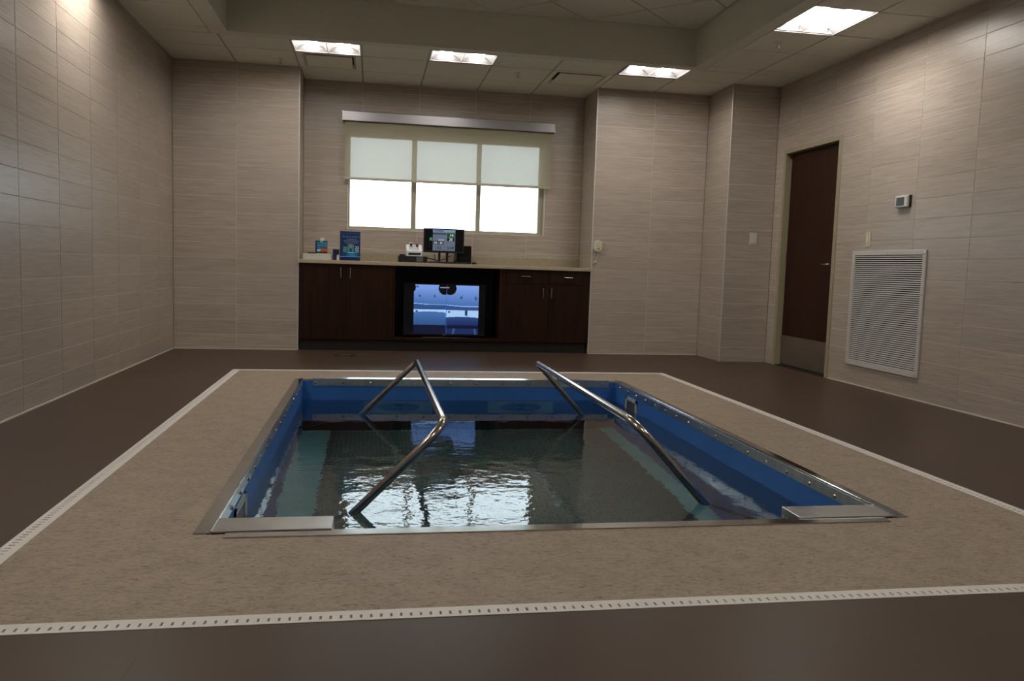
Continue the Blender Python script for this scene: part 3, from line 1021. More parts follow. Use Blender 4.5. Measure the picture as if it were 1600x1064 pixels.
picture('screen', (sl.x-A.x, -0.003, sb-A.z), (sr_.x-A.x, -0.003, sb-A.z), (sl.x-A.x, -0.003, st-A.z), 176, 136, tvpix, TVSCR, tv,
        label='lit blue screen split into two camera views')
obj('caption_strip', shift(BB((A.x-0.055, A.x+0.045, ty-0.0045, ty-0.0035, st-0.032, st-0.022)), A), mat('caption bar', (0.3, 0.35, 0.5, 1), 0.5,
    emit=(0.5, 0.6, 0.8, 1), es=0.35), tv)
obj('power_cord', TB([(A.x-0.2-A.x, 0.06, 0.55), (-0.1, 0.3, 0.6), (-0.05, 0.40, 0.68)], 0.004, n=8, round_r=0.05), BLACKP, tv)

# ------------------------------------------------------------------ things on the worktop
ZT = 0.9445


def span(y, u0, u1, v):
    return at(1, y, u0, v).x, at(1, y, u1, v).x


def hgt(y, u, v):
    return at(1, y, u, v).z-ZT


# pale flat box in the left corner
y = 0.12
x0, x1 = span(y, 473, 517.4, 400)
h = hgt(y, 495, 396.3)
t = thing('document_box', 'flat pale grey box in the left corner of the worktop', 'box', (x0, y, ZT))
obj('box_base', B(0, x1-x0, 0, 0.22, 0, h*0.72), GREYB, t)
obj('box_lid', B(-0.002, x1-x0+0.002, -0.002, 0.222, h*0.66, h, bev=0.002), GREYB, t)
boxtop = ZT+h
xa, xb = span(0.15, 480.5, 494, 395)
t = thing('glasses_case', 'thin black case lying on the pale box', 'case', (xa, 0.15, boxtop))
obj('case_lower', B(0, xb-xa, 0, 0.05, 0, 0.006, bev=0.002), BLACKP, t)
obj('case_lid', B(0, xb-xa, 0, 0.05, 0.0065, 0.012, bev=0.002), BLACKP, t)

# small blue picture box on it
y = 0.13
x0, x1 = span(y, 495.5, 511.5, 385)
zt = at(1, y, 503, 376).z
t = thing('picture_box', 'small blue and orange box standing on the pale box', 'box', (x0, y, boxtop))
wd, hh = x1-x0, zt-boxtop
obj('carton', B(-0.018, wd, 0.0, 0.03, 0.006, hh, bev=0.001), mat('deep blue card', (0.01, 0.03, 0.09, 1), 0.4), t)


def pic(s, t_):
    n = math.sin(s*17+t_*9)*0.5+math.sin(s*7-t_*21)*0.5
    if t_ > 0.86: return (0.02, 0.07, 0.15) if s < 0.3 or s > 0.6 else (0.25, 0.45, 0.35)
    if t_ < 0.14: return (0.02, 0.03, 0.14)
    if t_ < 0.30 and s < 0.35: return (0.55, 0.62, 0.75)
    if t_ < 0.50 and s > 0.30+0.5*(0.5-t_) + 0.06*n: return (0.50, 0.10, 0.02) if t_ < 0.36 else (0.16, 0.07, 0.04)
    return (0.02+0.02*n, 0.22+0.06*n, 0.38+0.08*n)


picture('cover_print', (0.0, -0.001, 0.008), (wd-0.001, -0.001, 0.008), (0.0, -0.001, hh-0.001), 24, 30, pic, PRINT, t)
obj('yellow_base', B(-0.002, wd+0.006, -0.01, 0.035, 0, 0.006), YELP, t)
obj('hang_tab', BB((wd*0.30, wd*0.72, 0.01, 0.013, hh, hh+0.030), bev=0.001), mat('frosted clear tab', (0.75, 0.72, 0.66, 1), 0.3), t)

# dark navy small box, white bottle, large book
y = 0.12
x0, x1 = span(y, 520, 530, 396)
t = thing('small_navy_box', 'small plain navy box between the pale box and the big book', 'box', (x0, y, ZT))
obj('carton', B(0, x1-x0, 0, 0.05, 0, hgt(y, 525, 389.5)-0.012, bev=0.001), NAVY, t)
obj('carton_lid', B(-0.001, x1-x0+0.001, -0.001, 0.051, hgt(y, 525, 389.5)-0.0115, hgt(y, 525, 389.5), bev=0.001), NAVY, t)
y = 0.09
x0, x1 = span(y, 526, 530, 400)
t = thing('white_bottle', 'tiny white bottle before the small navy box', 'bottle', ((x0+x1)/2, y, ZT))
hh = hgt(y, 528, 398)
obj('bottle_body', CY((0, 0, hh*0.36), (x1-x0)/2, hh*0.72, n=20), WHITEP, t, smooth=False)
obj('bottle_cap', CY((0, 0, hh*0.87), (x1-x0)/2*0.75, hh*0.24, n=20), WHITEP, t)

y = 0.10
x0, x1 = span(y, 531.5, 563, 385)
hh = hgt(y, 547, 361.5)
wd = x1-x0
bk_ = thing('large_book', 'large dark blue book standing upright with aquatic cover picture', 'book', (x0, y, ZT))
obj('front_cover', B(0, wd, 0.0, 0.003, 0, hh, bev=0.0005), NAVY, bk_)
obj('back_cover', B(0, wd, 0.033, 0.036, 0, hh, bev=0.0005), NAVY, bk_)
obj('spine', B(-0.003, 0, 0.0, 0.036, 0, hh, bev=0.0005), NAVY, bk_)
obj('page_block', B(0, wd-0.004, 0.0032, 0.0328, 0.003, hh-0.003), mat('paper', (0.6, 0.58, 0.5, 1), 0.8), bk_)


def cover(s, t_):
    if 0.115 < t_ < 0.145: return (0.10, 0.42, 0.72)
    base = (0.008, 0.022+0.03*abs(s-0.5), 0.13)
    if t_ < 0.115: return (0.008, 0.012, 0.12)
    if t_ > 0.90: return (0.012, 0.05, 0.15)
    if t_ < 0.26:
        return (0.01, 0.05+0.25*max(0, 1-abs(s-0.6)*3), 0.22+0.3*max(0, 1-abs(s-0.6)*3)) if s > 0.1 else base
    def blob(cx_, cy_, w_, h_): return abs(s-cx_) < w_/2 and abs(t_-cy_) < h_/2
    n = math.sin(s*60)*math.sin(t_*53)
    if blob(0.25, 0.38, 0.22, 0.20): return (0.10+0.08*n, 0.28+0.1*n, 0.30) if (s+t_) % 0.07 > 0.02 else (0.04, 0.08, 0.10)
    if blob(0.53, 0.43, 0.30, 0.26):
        if abs(s-0.53) < 0.05: return (0.02, 0.03, 0.03) if t_ < 0.42 else (0.30, 0.30, 0.12)
        return (0.06, 0.26+0.08*n, 0.38+0.1*n)
    if blob(0.83, 0.39, 0.18, 0.22): return (0.30+0.1*n, 0.42+0.1*n, 0.60) if n > -0.3 else (0.04, 0.08, 0.2)
    if blob(0.53, 0.245, 0.32, 0.08): return (0.5, 0.62, 0.7)
    return base


picture('cover_print', (0.0, -0.0008, 0.001), (wd, -0.0008, 0.001), (0.0, -0.0008, hh-0.001), 56, 76, cover, PRINT, bk_)
tcy = mat('cyan print', (0.16, 0.42, 0.62, 1), 0.5)
twh = mat('white print', (0.55, 0.58, 0.66, 1), 0.5)
rx = (R(90), 0, 0)
text('title_lettering', 'THE USE OF AQUATICS', 0.0185, (wd*0.55, -0.0016, hh*0.815), rx, tcy, bk_)
for i, s in enumerate(('in Orthopedics and', 'Sports Medicine Rehabilitation', 'and Physical Conditioning')):
    text('subtitle_lettering', s, 0.0135, (wd*0.55, -0.0016, hh*(0.735-0.062*i)), rx, twh, bk_, sx=0.95)

# control console: black base with a white sloping keypad box, joystick and red button
y = 0.06
x0, x1 = span(y, 622.6, 668, 403)
hh = hgt(y, 640, 400)
cb = thing('recorder_unit', 'low black electronics unit beneath the white control box', 'electronics', (x0, y, ZT))
obj('unit_body', B(0, x1-x0, 0, 0.24, 0.003, hh, bev=0.003), BLACKP, cb)
obj('dial', CY((0.045, 0.1, hh+0.009), 0.032, 0.018, n=20), BLACKP, cb)
obj('front_plate', B(0.19, 0.26, -0.002, 0.0, 0.012, hh-0.008), mat('grey legend', (0.12, 0.12, 0.13, 1), 0.4), cb)
for fx in (0.02, x1-x0-0.02):
    obj('rubber_foot', CY((fx, 0.02, 0.0015), 0.01, 0.003, n=10), BLACKP, cb)
zc = ZT+hh
xa, xb = span(y+0.02, 635, 659.5, 395)
z1 = at(1, y+0.02, 647, 391.6).z-zc
z2 = at(1, y+0.15, 647, 382.2).z-zc
wc = thing('control_box', 'white sloping control box with joystick and red button', 'controller', (xa, y+0.02, zc))
wd = xb-xa
bm = bmesh.new()
prof = [(0, 0), (0.14, 0), (0.14, z2), (0, z1)]
va = [bm.verts.new((0, a, b)) for a, b in prof]; vb = [bm.verts.new((wd, a, b)) for a, b in prof]
for i in range(4):
    j = (i+1) % 4; bm.faces.new((va[i], va[j], vb[j], vb[i]))
bm.faces.new(va[::-1]); bm.faces.new(vb)
bmesh.ops.bevel(bm, geom=list(bm.edges), offset=0.002, segments=1, affect='EDGES')
obj('console_body', bm, mat('bright white enamel', (0.80, 0.82, 0.85, 1), 0.3), wc)
obj('front_slot', B(0.022, wd-0.015, -0.002, 0.001, z1*0.22, z1*0.62), BLACKP, wc)
sl_ = (z2-z1)/0.14
kp = obj('keypad', B(0.03, wd-0.03, 0.02, 0.12, -0.001, 0.0015), mat('pale grey keypad', (0.5, 0.53, 0.58, 1), 0.5), wc, (0, 0, z1+0.0005))
kp.rotation_euler = (math.atan(sl_), 0, 0)
jx, jy = wd*0.32, 0.09
jz = z1+sl_*jy
obj('joystick', CY((jx, jy, jz+0.018), 0.012, 0.03, n=14), BLACKP, wc)
obj('collar', CY((jx, jy, jz+0.004), 0.018, 0.008, n=18), YELP, wc)
obj('joystick_top', CY((jx, jy, jz+0.038), 0.021, 0.010, n=18), WHITEP, wc)
bx = wd*0.70
obj('stop_button', CY((bx, jy, jz+0.022), 0.016, 0.014, n=18), REDP, wc)
obj('button_stem', CY((bx, jy, jz+0.008), 0.011, 0.018, n=14), BLACKP, wc)

# monitor
y = 0.14
x0, x1 = span(y, 661.8, 725.2, 376)
zt = at(1, y, 693, 357.2).z; zb = at(1, y, 693, 395).z
mo = thing('monitor', 'black computer monitor on the worktop showing a grey treadmill readout', 'monitor', ((x0+x1)/2, y, ZT))
cx_ = (x0+x1)/2
hw = (x1-x0)/2
obj('monitor_case', B(-hw, hw, 0, 0.035, zb-ZT, zt-ZT, bev=0.004), BLACKP, mo)
obj('display_glass', B(-hw+0.014, hw-0.014, -0.001, 0.001, zb-ZT+0.02, zt-ZT-0.012), BLACKG, mo)
obj('neck', BB((-0.055, -0.030, 0.035, 0.055, 0.015, zb-ZT+0.08), (0.030, 0.055, 0.035, 0.055, 0.015, zb-ZT+0.08), bev=0.003), BLACKP, mo)
obj('foot', B(-0.13, 0.13, -0.05, 0.14, 0.0, 0.014, bev=0.005), BLACKP, mo)
sx0, sx1 = span(y-0.002, 676.2, 711.2, 376)
sz0, sz1 = at(1, y-0.002, 693, 391.8).z-ZT, at(1, y-0.002, 693, 359).z-ZT


def pc(s, t_):
    x, y_ = s*375, (1-t_)*355
    g = (0.215, 0.27, 0.36)
    if y_ < 38:
        return (0.38, 0.50, 0.75) if not (20 < x < 180 and 12 < y_ < 32) else (0.07, 0.13, 0.40)
    if 60 < y_ < 78 and x < 225: return (0.035, 0.06, 0.055)
    if 235 < x < 365 and 55 < y_ < 118: return (0.005, 0.16, 0.02)
    if 240 < x < 360 and 130 < y_ < 192: return (0.006, 0.010, 0.014)
    if 95 < x < 190 and 158 < y_ < 185: return (0.55, 0.60, 0.85)
    if (12 < x < 90 or 100 < x < 180) and 195 < y_ < 250: return (0.008, 0.012, 0.02)
    if y_ > 262 and abs(x-186) < 3: return (0.10, 0.13, 0.18)
    return g


X_ = (sx0-cx_, sx1-cx_)
picture('screen', (X_[0], -0.002, sz0), (X_[1], -0.002, sz0), (X_[0], -0.002, sz1), 75, 71, pc, PCSCR, mo, label='lit grey treadmill readout')
W_, H_ = X_[1]-X_[0], sz1-sz0
ew = mat('lit white digits', (0, 0, 0, 1), 0.5, emit=(0.75, 0.9, 0.85, 1), es=0.9)
ed = mat('dark digits', (0.01, 0.015, 0.02, 1), 0.5)


def pt(s, x, y_, size, m, sx=1.0):
    text('readout', s, size, (X_[0]+W_*x/375, -0.0035, sz1-H_*y_/355), rx, m, mo, sx=sx)


pt('14', 312, 92, 0.042, ew); pt('20', 302, 164, 0.040, ew); pt('0%', 50, 226, 0.030, ew); pt('00', 140, 226, 0.030, ew)
pt('152', 92, 310, 0.048, ed); pt('0.09', 295, 310, 0.046, ed)
gx0, gx1 = span(y-0.002, 671.3, 675.4, 373)
obj('green_key', B(gx0-cx_, gx1-cx_, -0.003, -0.001, at(1, y, 673, 375.7).z-ZT, at(1, y, 673, 371).z-ZT), mat('lit green key', (0, 0.05, 0.02, 1), 0.4,
    emit=(0.04, 0.25, 0.12, 1), es=0.8), mo)

# computer tower right behind the monitor
y = 0.20
x0, x1 = span(y, 714, 736.6, 396)
hh = hgt(y, 727, 384.3)
pcx = thing('computer_tower', 'small black computer case standing right behind the monitor', 'computer', (x0, y, ZT))
obj('tower_case', B(0, x1-x0, 0.004, 0.30, 0, hh, bev=0.003), BLACKP, pcx)
obj('tower_front', B(0.004, x1-x0-0.004, -0.004, 0.004, 0.004, hh-0.004, bev=0.002), BLACKG, pcx)
obj('power_light', CY(((x1-x0)*0.30, -0.0045, hh*0.6), 0.003, 0.002, axis='Y', n=8), mat('white led', (0.3, 0.3, 0.3, 1), 0.4, emit=(0.8, 0.85, 1, 1), es=1.5), pcx)
for i in range(5):
    obj('vent_slit', B(0.03, x1-x0-0.03, -0.0052, -0.0042, hh*0.15+i*0.011, hh*0.15+i*0.011+0.004), DARK, pcx)

# keyboard and mouse on the front of the worktop
y = 0.01
x0, x1 = span(y, 668, 736, 408)
kb = thing('keyboard', 'thin black keyboard lying before the monitor', 'keyboard', (x0, y, ZT))
wd = x1-x0
obj('key_tray', B(0, wd, 0, 0.10, 0, 0.012, bev=0.003), BLACKP, kb)
bm = bmesh.new()
nk = 15
for r_ in range(5):
    for k in range(nk):
        a = 0.012+k*(wd-0.024)/nk
        box(bm, a+0.001, a+(wd-0.024)/nk-0.001, 0.010+r_*0.017, 0.010+r_*0.017+0.014, 0.012, 0.019)
obj('keys', bm, mat('dark grey keycaps', (0.03, 0.03, 0.033, 1), 0.35), kb, kind='stuff')
x0, x1 = span(0.02, 737.5, 746.4, 408)
ms = thing('mouse', 'black computer mouse at the right end of the keyboard', 'mouse', ((x0+x1)/2, 0.02, ZT))
bm = bmesh.new()
bmesh.ops.create_uvsphere(bm, u_segments=20, v_segments=12, radius=1.0)
for v in bm.verts:
    v.co = Vector((v.co.x*(x1-x0)/2, v.co.y*0.05+0.05, max(0, v.co.z)*0.026+0.0005))
obj('mouse_shell', bm, BLACKG, ms, smooth=True)
obj('scroll_wheel', CY((0, 0.018, 0.020), 0.008, 0.005, axis='X', n=14), BLACKP, ms)

# cables between the units
xk = at(1, 0.1, 668, 400).x
cbl = obj('video_cable', TB([(xk-0.05, 0.22, ZT+0.03), (xk, 0.12, ZT+0.055), (xk+0.09, 0.10, ZT+0.035), (xk+0.14, 0.13, ZT+0.012), (xk+0.30, 0.26, ZT+0.012),
            (xk+0.36, 0.30, ZT+0.06)], 0.006, n=8, round_r=0.05), BLACKP)
tag(cbl, 'black cable looping from the recorder behind the monitor', 'cable')
cb2 = obj('power_cable', TB([(xk+0.08, 0.20, ZT+0.10), (xk+0.10, 0.22, ZT+0.02), (xk+0.2, 0.28, ZT+0.05), (xk+0.27, 0.24, ZT+0.09)], 0.004, n=8, round_r=0.03), BLACKP)
tag(cb2, 'thin black cord hanging in the gap beneath the monitor', 'cable')

# ------------------------------------------------------------------ pull-cord call box on the back wall
c = at(1, 0, 933.6, 384.5)
ca = thing('call_box', 'white oval pull-cord call box on the wall right of the niche', 'call box', (c.x, 0, c.z))


def stadium(w_, h_, y0, y1, m, name, parent, n=10):
    bm = bmesh.new()
    pts = []
    r_ = w_/2
    for k in range(n+1): pts.append((r_*math.cos(math.pi*k/n), h_/2-r_+r_*math.sin(math.pi*k/n)))
    for k in range(n+1): pts.append((-r_*math.cos(math.pi*k/n), -(h_/2-r_)-r_*math.sin(math.pi*k/n)))
    a = [bm.verts.new((p[0], y1, p[1])) for p in pts]; b = [bm.verts.new((p[0]*0.96, y0, p[1]*0.97)) for p in pts]
    for k in range(len(a)):
        j = (k+1) % len(a); bm.faces.new((a[k], a[j], b[j], b[k]))
    bm.faces.new(b); bm.faces.new(a[::-1])
    return obj(name, bm, m, parent)


stadium(0.088, 0.128, -0.030, 0.0, WHITEP, 'housing', ca)
stadium(0.055, 0.095, -0.033, -0.030, IVORY, 'face_plate', ca)
obj('call_button', B(-0.002, 0.012, -0.036, -0.033, -0.034, -0.024), BLACKP, ca)
obj('pull_cord', TB([(0.004, -0.018, -0.062), (0.006, -0.016, -0.12), (-0.005, -0.012, -0.155), (-0.035, -0.012, -0.185)], 0.0022, n=8, round_r=0.01), WHITEP, ca)
obj('cord_toggle', TB([(-0.012, -0.012, -0.165), (-0.040, -0.012, -0.188)], 0.006, n=10), WHITEP, ca)

# ------------------------------------------------------------------ light switches, thermostat
def wallplate(o, wd, ht, toggle):
    obj('cover_plate', B(-wd/2, wd/2, -0.006, 0, -ht/2, ht/2, bev=0.002), o[1], o[0])
    obj('switch', B(-wd*toggle/2, wd*toggle/2, -0.010, -0.005, -ht*0.27, ht*0.27, bev=0.001), o[2], o[0])
    for s in (-1, 1):
        obj('screw', CY((0, -0.0065, s*ht*0.40), 0.003, 0.002, axis='Y', n=8), CHROME, o[0])


c = at(1, PY, 1176.5, 373)
t = thing('light_switch', 'white rocker light switch on the pier left of the door', 'switch', (c.x, PY, c.z))
wallplate((t, WHITEP, WHITEP), 0.080, 0.122, 0.45)
c = at(0, XR, 1357, 374)
t = thing('light_switch', 'narrow ivory switch plate above the white return grille', 'switch', (XR, c.y, c.z), rot=(0, 0, R(-90)))
wallplate((t, IVORY, WHITEP), 0.072, 0.128, 0.36)
c = at(0, XR, 1414, 315)
t = thing('thermostat', 'white thermostat with grey display on the right wall', 'thermostat', (XR, c.y, c.z), rot=(0, 0, R(-90)))
obj('back_plate', B(-0.078, 0.084, -0.010, 0, -0.048, 0.048, bev=0.003), BLACKP, t)
obj('housing', B(-0.080, 0.074, -0.034, -0.010, -0.047, 0.047, bev=0.006), WHITEP, t)
obj('display', B(-0.055, 0.030, -0.0355, -0.034, -0.028, 0.026), LCD, t)
obj('display_bezel', BB((-0.060, 0.035, -0.0352, -0.034, 0.026, 0.031), (-0.060, 0.035, -0.0352, -0.034, -0.033, -0.028),
    (-0.060, -0.055, -0.0352, -0.034, -0.028, 0.026), (0.030, 0.035, -0.0352, -0.034, -0.028, 0.026)), BLACKP, t)
text('readout', '72', 0.040, (-0.012, -0.0360, -0.001), rx, mat('lcd segments', (0.02, 0.03, 0.03, 1), 0.5), t)

# ------------------------------------------------------------------ return air grille on the right wall
gy0, gy1, gz0, gz1 = -2.122, -3.092, 0.172, 1.160
gr = thing('return_air_grille', 'large white louvred air grille low on the right wall', 'vent', (XR, (gy0+gy1)/2, gz0), rot=(0, 0, R(-90)))
hw, gh = (gy0-gy1)/2, gz1-gz0
fr = 0.038
obj('grille_frame', BB((-hw, hw, -0.014, 0, 0, fr), (-hw, hw, -0.014, 0, gh-fr, gh), (-hw, -hw+fr, -0.014, 0, fr, gh-fr), (hw-fr, hw, -0.014, 0, fr, gh-fr),
    bev=0.002), WHITEM, gr)
obj('backing', B(-hw+fr, hw-fr, -0.0015, -0.0005, fr, gh-fr), DARK, gr)
n_ = 54
pitch = (gh-2*fr)/n_
bm = bmesh.new()
prof = [(-0.0125, -0.0062), (-0.0115, -0.0068), (-0.003, 0.0010), (-0.004, 0.0020)]
prof = [(-0.0130, -0.0048), (-0.0120, -0.0056), (-0.0025, 0.0036), (-0.0035, 0.0046)]
va = [bm.verts.new((-hw+fr, a, b)) for a, b in prof]; vb = [bm.verts.new((hw-fr, a, b)) for a, b in prof]
for i in range(4):
    j = (i+1) % 4; bm.faces.new((va[i], va[j], vb[j], vb[i]))
bm.faces.new(va[::-1]); bm.faces.new(vb)
sm = mesh_of('slat', bm, WHITEM)
for i in range(n_):
    o = bpy.data.objects.new('slat', sm); COL.objects.link(o); o.parent = gr
    o.location = (0, 0, fr+pitch*(i+0.5))
for sx in (-1, 1):
    for k in (0.02, 0.35, 0.65, 0.98):
        obj('screw', CY((sx*(hw-fr/2), -0.0145, gh*k if 0.1 < k < 0.9 else (fr/2 if k < 0.5 else gh-fr/2)), 0.005, 0.002, axis='Y', n=8), CHROME, gr)
obj('screw', CY((0, -0.0145, gh-fr/2), 0.005, 0.002, axis='Y', n=8), CHROME, gr)

# ------------------------------------------------------------------ door in the right wall
dt = bpy.data.objects.new('door_1', None); COL.objects.link(dt)
dt.location = (XR, DOY0, 0); dt.rotation_euler = (0, 0, R(-90)); dt['kind'] = 'structure'
dwid = DOY0-DOY1
ff = 0.045
# frame profile: face, jamb and stop; local x along the wall towards the camera, local y into the wall
obj('door_frame', BB((0, ff, -0.012, 0.15, 0, DOZ), (dwid-ff, dwid, -0.012, 0.15, 0, DOZ), (ff, dwid-ff, -0.012, 0.15, DOZ-ff, DOZ),
    (ff, ff+0.015, 0.10, 0.15, 0, DOZ-ff), (dwid-ff-0.015, dwid-ff, 0.10, 0.15, 0, DOZ-ff), (ff, dwid-ff, 0.10, 0.15, DOZ-ff-0.015, DOZ-ff),
    bev=0.002), FRAMEP, dt)
leaf = obj('door_leaf', BB((ff+0.004, dwid-ff-0.004, 0.055, 0.098, 0.012, DOZ-ff-0.004), bev=0.001), WOODDOOR, dt)
obj('kick_plate', B(ff+0.012, dwid-ff-0.012, 0.0525, 0.055, 0.018, 0.315), KICK, dt)
zl = 1.046
hxx = dwid-ff-0.065
obj('lever_handle', TB([(hxx, 0.055, zl), (hxx, -0.005, zl), (hxx-0.11, -0.005, zl)], 0.009, n=12, round_r=0.02), CHROME, dt, label='satin lever handle')
obj('lever_rose', CY((hxx, 0.050, zl), 0.028, 0.010, axis='Y', n=24), CHROME, dt)
obj('threshold', B(ff, dwid-ff, 0.0, 0.15, 0.0, 0.008), DARK, dt)
for z in (0.25, 1.1, 1.95):
    obj('hinge', CY((ff+0.004, 0.050, z), 0.007, 0.10, n=10), KICK, dt)
struct('wall_behind_door', B(XR+0.152, XR+0.16, DOY1, DOY0, 0, DOZ), DARK)

# ------------------------------------------------------------------ the pool
P0 = Vector((PX0, PY0, 0))
pool = thing('plunge_pool', 'sunken rectangular therapy pool with blue walls and stainless rim', 'pool', P0)


def pp(name, bm, m, **k):
    return obj(name, shift(bm, P0), m, pool, **k)


STR = 0.052
T_ = 0.05
DK = -0.97
# liner walls and a lower far band, dark itself and darker by painted-in shade
for nm, b in (('far_wall', (PX0-T_, PX1+T_, PY1, PY1+T_)), ('near_wall', (PX0-T_, PX1+T_, PY0-T_, PY0)),
              ('side_wall', (PX0-T_, PX0, PY0, PY1)), ('side_wall', (PX1, PX1+T_, PY0, PY1))):
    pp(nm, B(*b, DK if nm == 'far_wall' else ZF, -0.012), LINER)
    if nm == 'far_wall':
        pp('lower_shade_band', B(*b, ZF, DK), SHADEWALL)
        pp('glow_line_strip', B(PX0+0.22, PX1-0.12, PY1-0.02, PY1, ZF, ZF+0.035), STEEL)  # pale strip added to stand for the glow line along the wall foot
pp('pool_floor', B(PX0-T_, PX1+T_, PY0-T_, PY1+T_, ZF-0.06, ZF), GUTTER)
pp('treadmill_plate', B(1.67, 3.875, PY0+0.2, PY1-0.03, ZF, ZF+0.012, bev=0.003), PLATE, label='perforated grey treadmill floor plate')
# stainless rim: folded sheet, a flat flange on the deck and an upright strip down the wall
FL = 0.055


def rim(pts, outx, outy, name='rim'):
    pass


t1 = 0.0045
ya_, yb_ = PY0-0.005, PY1
pp('rim', BB((PX0-FL, PX0+0.003, ya_, yb_, 0.0003, t1), (PX0-0.003, PX0+0.004, ya_, yb_, 0.0045, 0.011), bev=0.001), STEELS)
pp('rim_strip', BB((PX0, PX0+0.003, ya_, yb_, -STR, 0.0003), bev=0.001), STEELV)
pp('rim', BB((PX1-0.003, PX1+FL, ya_, yb_, 0.0003, t1), (PX1-0.004, PX1+0.003, ya_, yb_, 0.0045, 0.011), bev=0.001), STEELS)
pp('rim_strip', BB((PX1-0.003, PX1, ya_, yb_, -STR, 0.0003), bev=0.001), STEELV)
pp('rim', BB((PX0+0.08, PX1-0.06, PY1-0.003, PY1+FL*0.6, 0.0003, t1)), STEELS)
bm = bmesh.new()
q_ = [(PY1-0.004, 0.0045), (PY1-0.004, 0.0055), (PY1+0.028, 0.0120), (PY1+0.031, 0.0045)]
va = [bm.verts.new((PX0+0.08, a, b)) for a, b in q_]; vb = [bm.verts.new((PX1-0.06, a, b)) for a, b in q_]
for i in range(4):
    j = (i+1) % 4; bm.faces.new((va[i], va[j], vb[j], vb[i]))
bm.faces.new(va[::-1]); bm.faces.new(vb)
pp('rim_lip', bm, STEELS)
pp('rim_strip', BB((PX0+0.08, PX1-0.06, PY1-0.003, PY1, -STR, 0.0003)), STEELV)
pp('rim', BB((PX0+0.05, PX1-0.05, PY0-FL, PY0+0.003, 0.0003, t1), bev=0.001), STEELS)
pp('rim_strip', BB((PX0, PX1, PY0, PY0+0.003, -STR, 0.0003)), STEELV)
# dome bolts along the strips
bm = bmesh.new()
bmesh.ops.create_uvsphere(bm, u_segments=10, v_segments=6, radius=0.0105)
for v in bm.verts: v.co.z *= 0.7
bolt = mesh_of('bolt', bm, STEELS)
bolt.polygons.foreach_set('use_smooth', [True]*len(bolt.polygons))


def put_bolt(x, y, z, rot):
    o = bpy.data.objects.new('bolt', bolt); COL.objects.link(o); o.parent = pool
    o.location = Vector((x, y, z))-P0; o.rotation_euler = rot


yy = -2.29
while yy > -5.68:
    put_bolt(PX1-0.003, yy, -0.033, (0, R(90), 0))
    put_bolt(PX0+0.003, yy, -0.033, (0, R(90), 0))
    yy -= 0.2115
xx = 1.547
while xx < 3.92:
    put_bolt(xx, PY1-0.003, -0.027, (R(90), 0, 0)); xx += 0.2135
# near corner boxes
for x0, x1, lb in ((PX0+0.002, 1.850, 0), (3.605, PX1-0.002, 0)):
    pp('corner_box', BB((x0, x1, PY0+0.0, -5.728, -0.34, 0.009), bev=0.002), STEEL)
# jets in the far wall: square plate with a round dished nozzle
for x0, x1 in ((1.925, 2.475), (2.925, 3.475)):
    cx_ = (x0+x1)/2; cz_ = -0.445
    pl_ = pp('jet_plate', B(x0, x1, PY1-0.008, PY1, -0.695, -0.195, bev=0.002), mat('pale blue jet plate', (0.33, 0.54, 0.60, 1), 0.45))
    bm = bmesh.new()
    n = 32
    prev = None
    for r_, yo in ((0.172, -0.009), (0.165, -0.018), (0.155, -0.012), (0.06, -0.0095)):
        cur = [bm.verts.new((cx_+r_*math.cos(2*math.pi*k/n), PY1+yo, cz_+r_*math.sin(2*math.pi*k/n))) for k in range(n)]
        if prev:
            for k in range(n): bm.faces.new((prev[k], prev[(k+1) % n], cur[(k+1) % n], cur[k]))
        prev = cur
    bm.faces.new(prev)
    obj('nozzle_ring', shift(bm, P0), mat('blue jet dish', (0.05, 0.20, 0.38, 1), 0.45), pl_)
    for dz in (-0.07, 0.07):
        obj('nozzle_hole', shift(CY((cx_, PY1-0.016, cz_+dz), 0.035, 0.012, axis='Y', n=16), P0), mat('deep blue hole', (0.004, 0.03, 0.16, 1), 0.5), pl_)
# skimmer openings in the side walls
for xs, sgn, y0, y1, z0, z1 in ((PX1, -1, -2.735, -2.455, -0.205, -0.072), (PX0, 1, -5.385, -5.095, -0.205, -0.072)):
    a, b = (xs-0.008, xs+0.001) if sgn < 0 else (xs-0.001, xs+0.008)
    f_ = 0.036
    sk = pp('skimmer_frame', BB((a, b, y0, y1, z1-f_*0.7, z1), (a, b, y0, y1, z0, z0+f_*0.7), (a, b, y0, y0+f_, z0, z1), (a, b, y1-f_, y1, z0, z1)),
            mat('grey white skimmer frame', (0.42, 0.44, 0.46, 1), 0.5))
    obj('skimmer_opening', shift(B(min(a, b)+0.001, max(a, b)-0.005, y0+f_, y1-f_, z0+0.02, z1-0.02), P0), mat('dark grey opening', (0.06, 0.065, 0.075, 1), 0.5), sk)
    for yy in (y0+0.018, (y0+y1)/2, y1-0.018):
        for zz in (z1-0.012, z0+0.012):
            obj('screw', shift(CY((b if sgn > 0 else a, yy, zz), 0.006, 0.003, axis='X', n=8), P0), STEELS, sk)

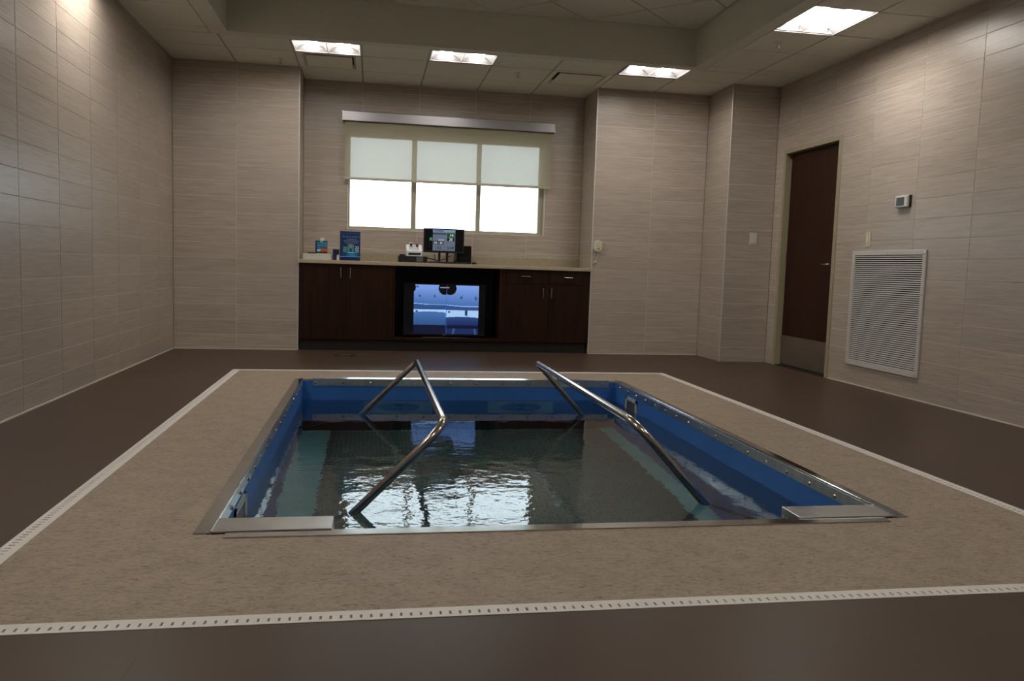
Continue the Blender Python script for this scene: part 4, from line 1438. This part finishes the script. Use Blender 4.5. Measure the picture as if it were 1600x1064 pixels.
# water
nx, ny = 110, 160
import mathutils
vs_, fs = [], []
for j in range(ny+1):
    for i in range(nx+1):
        x = PX0+(PX1-PX0)*i/nx; y = PY0+(PY1-PY0)*j/ny
        k = 0.35+0.65*min(1, max(0, (-y-2.6)/1.6))
        z = ZW+k*(0.0016*mathutils.noise.noise(Vector((x*3.1, y*3.1, 0.3)))+0.0007*mathutils.noise.noise(Vector((x*9, y*9, 5.0))))
        vs_.append((x-PX0, y-PY0, z-ZW))
for j in range(ny):
    for i in range(nx):
        a = j*(nx+1)+i
        fs.append((a, a+1, a+nx+2, a+nx+1))
me = bpy.data.meshes.new('pool_water')
me.from_pydata(vs_, [], fs)
me.polygons.foreach_set('use_smooth', [True]*len(fs))
me.materials.append(WATER)
wo = bpy.data.objects.new('pool_water', me); COL.objects.link(wo); wo.location = (PX0, PY0, ZW)
wo['kind'] = 'stuff'
tag(wo, 'clear rippled water filling the pool, mirroring the window', 'water')
WATER.node_tree.nodes  # mapping uses object space: origin at the near left corner
_mr.inputs['From Min'].default_value = -2.9-PY0
_mr.inputs['From Max'].default_value = -4.4-PY0

# handrails
ZR = 0.225
for x_out, x_in, wallx, lb in ((1.912, 2.303, PX0, 'bent stainless handrail on the left side of the pool'),
                               (3.553, 3.195, PX1, 'bent stainless handrail on the right side of the pool')):
    ya, yb = -2.79, (-5.13 if wallx == PX0 else -5.10)
    slope = (x_out-x_in)/(ZR-ZW)
    zw_ = ZW-(wallx-x_out)/slope
    t = thing('handrail', lb, 'handrail', (wallx, ya, zw_), 'pool handrails')
    o3 = Vector((wallx, ya, zw_))
    pts = [Vector(p)-o3 for p in ((wallx, ya, zw_), (x_in, ya, ZR), (x_in, yb, ZR), (wallx, yb, zw_))]
    obj('rail_tube', TB(pts, 0.0195, n=20, round_r=(0.045, 0.15), sub=10), RAILM, t)
    s = 1 if wallx == PX0 else -1
    for p in (pts[0], pts[3]):
        obj('mounting_flange', CY(p+Vector((s*0.005, 0, 0)), 0.045, 0.010, axis='X', n=24), STEELS, t)
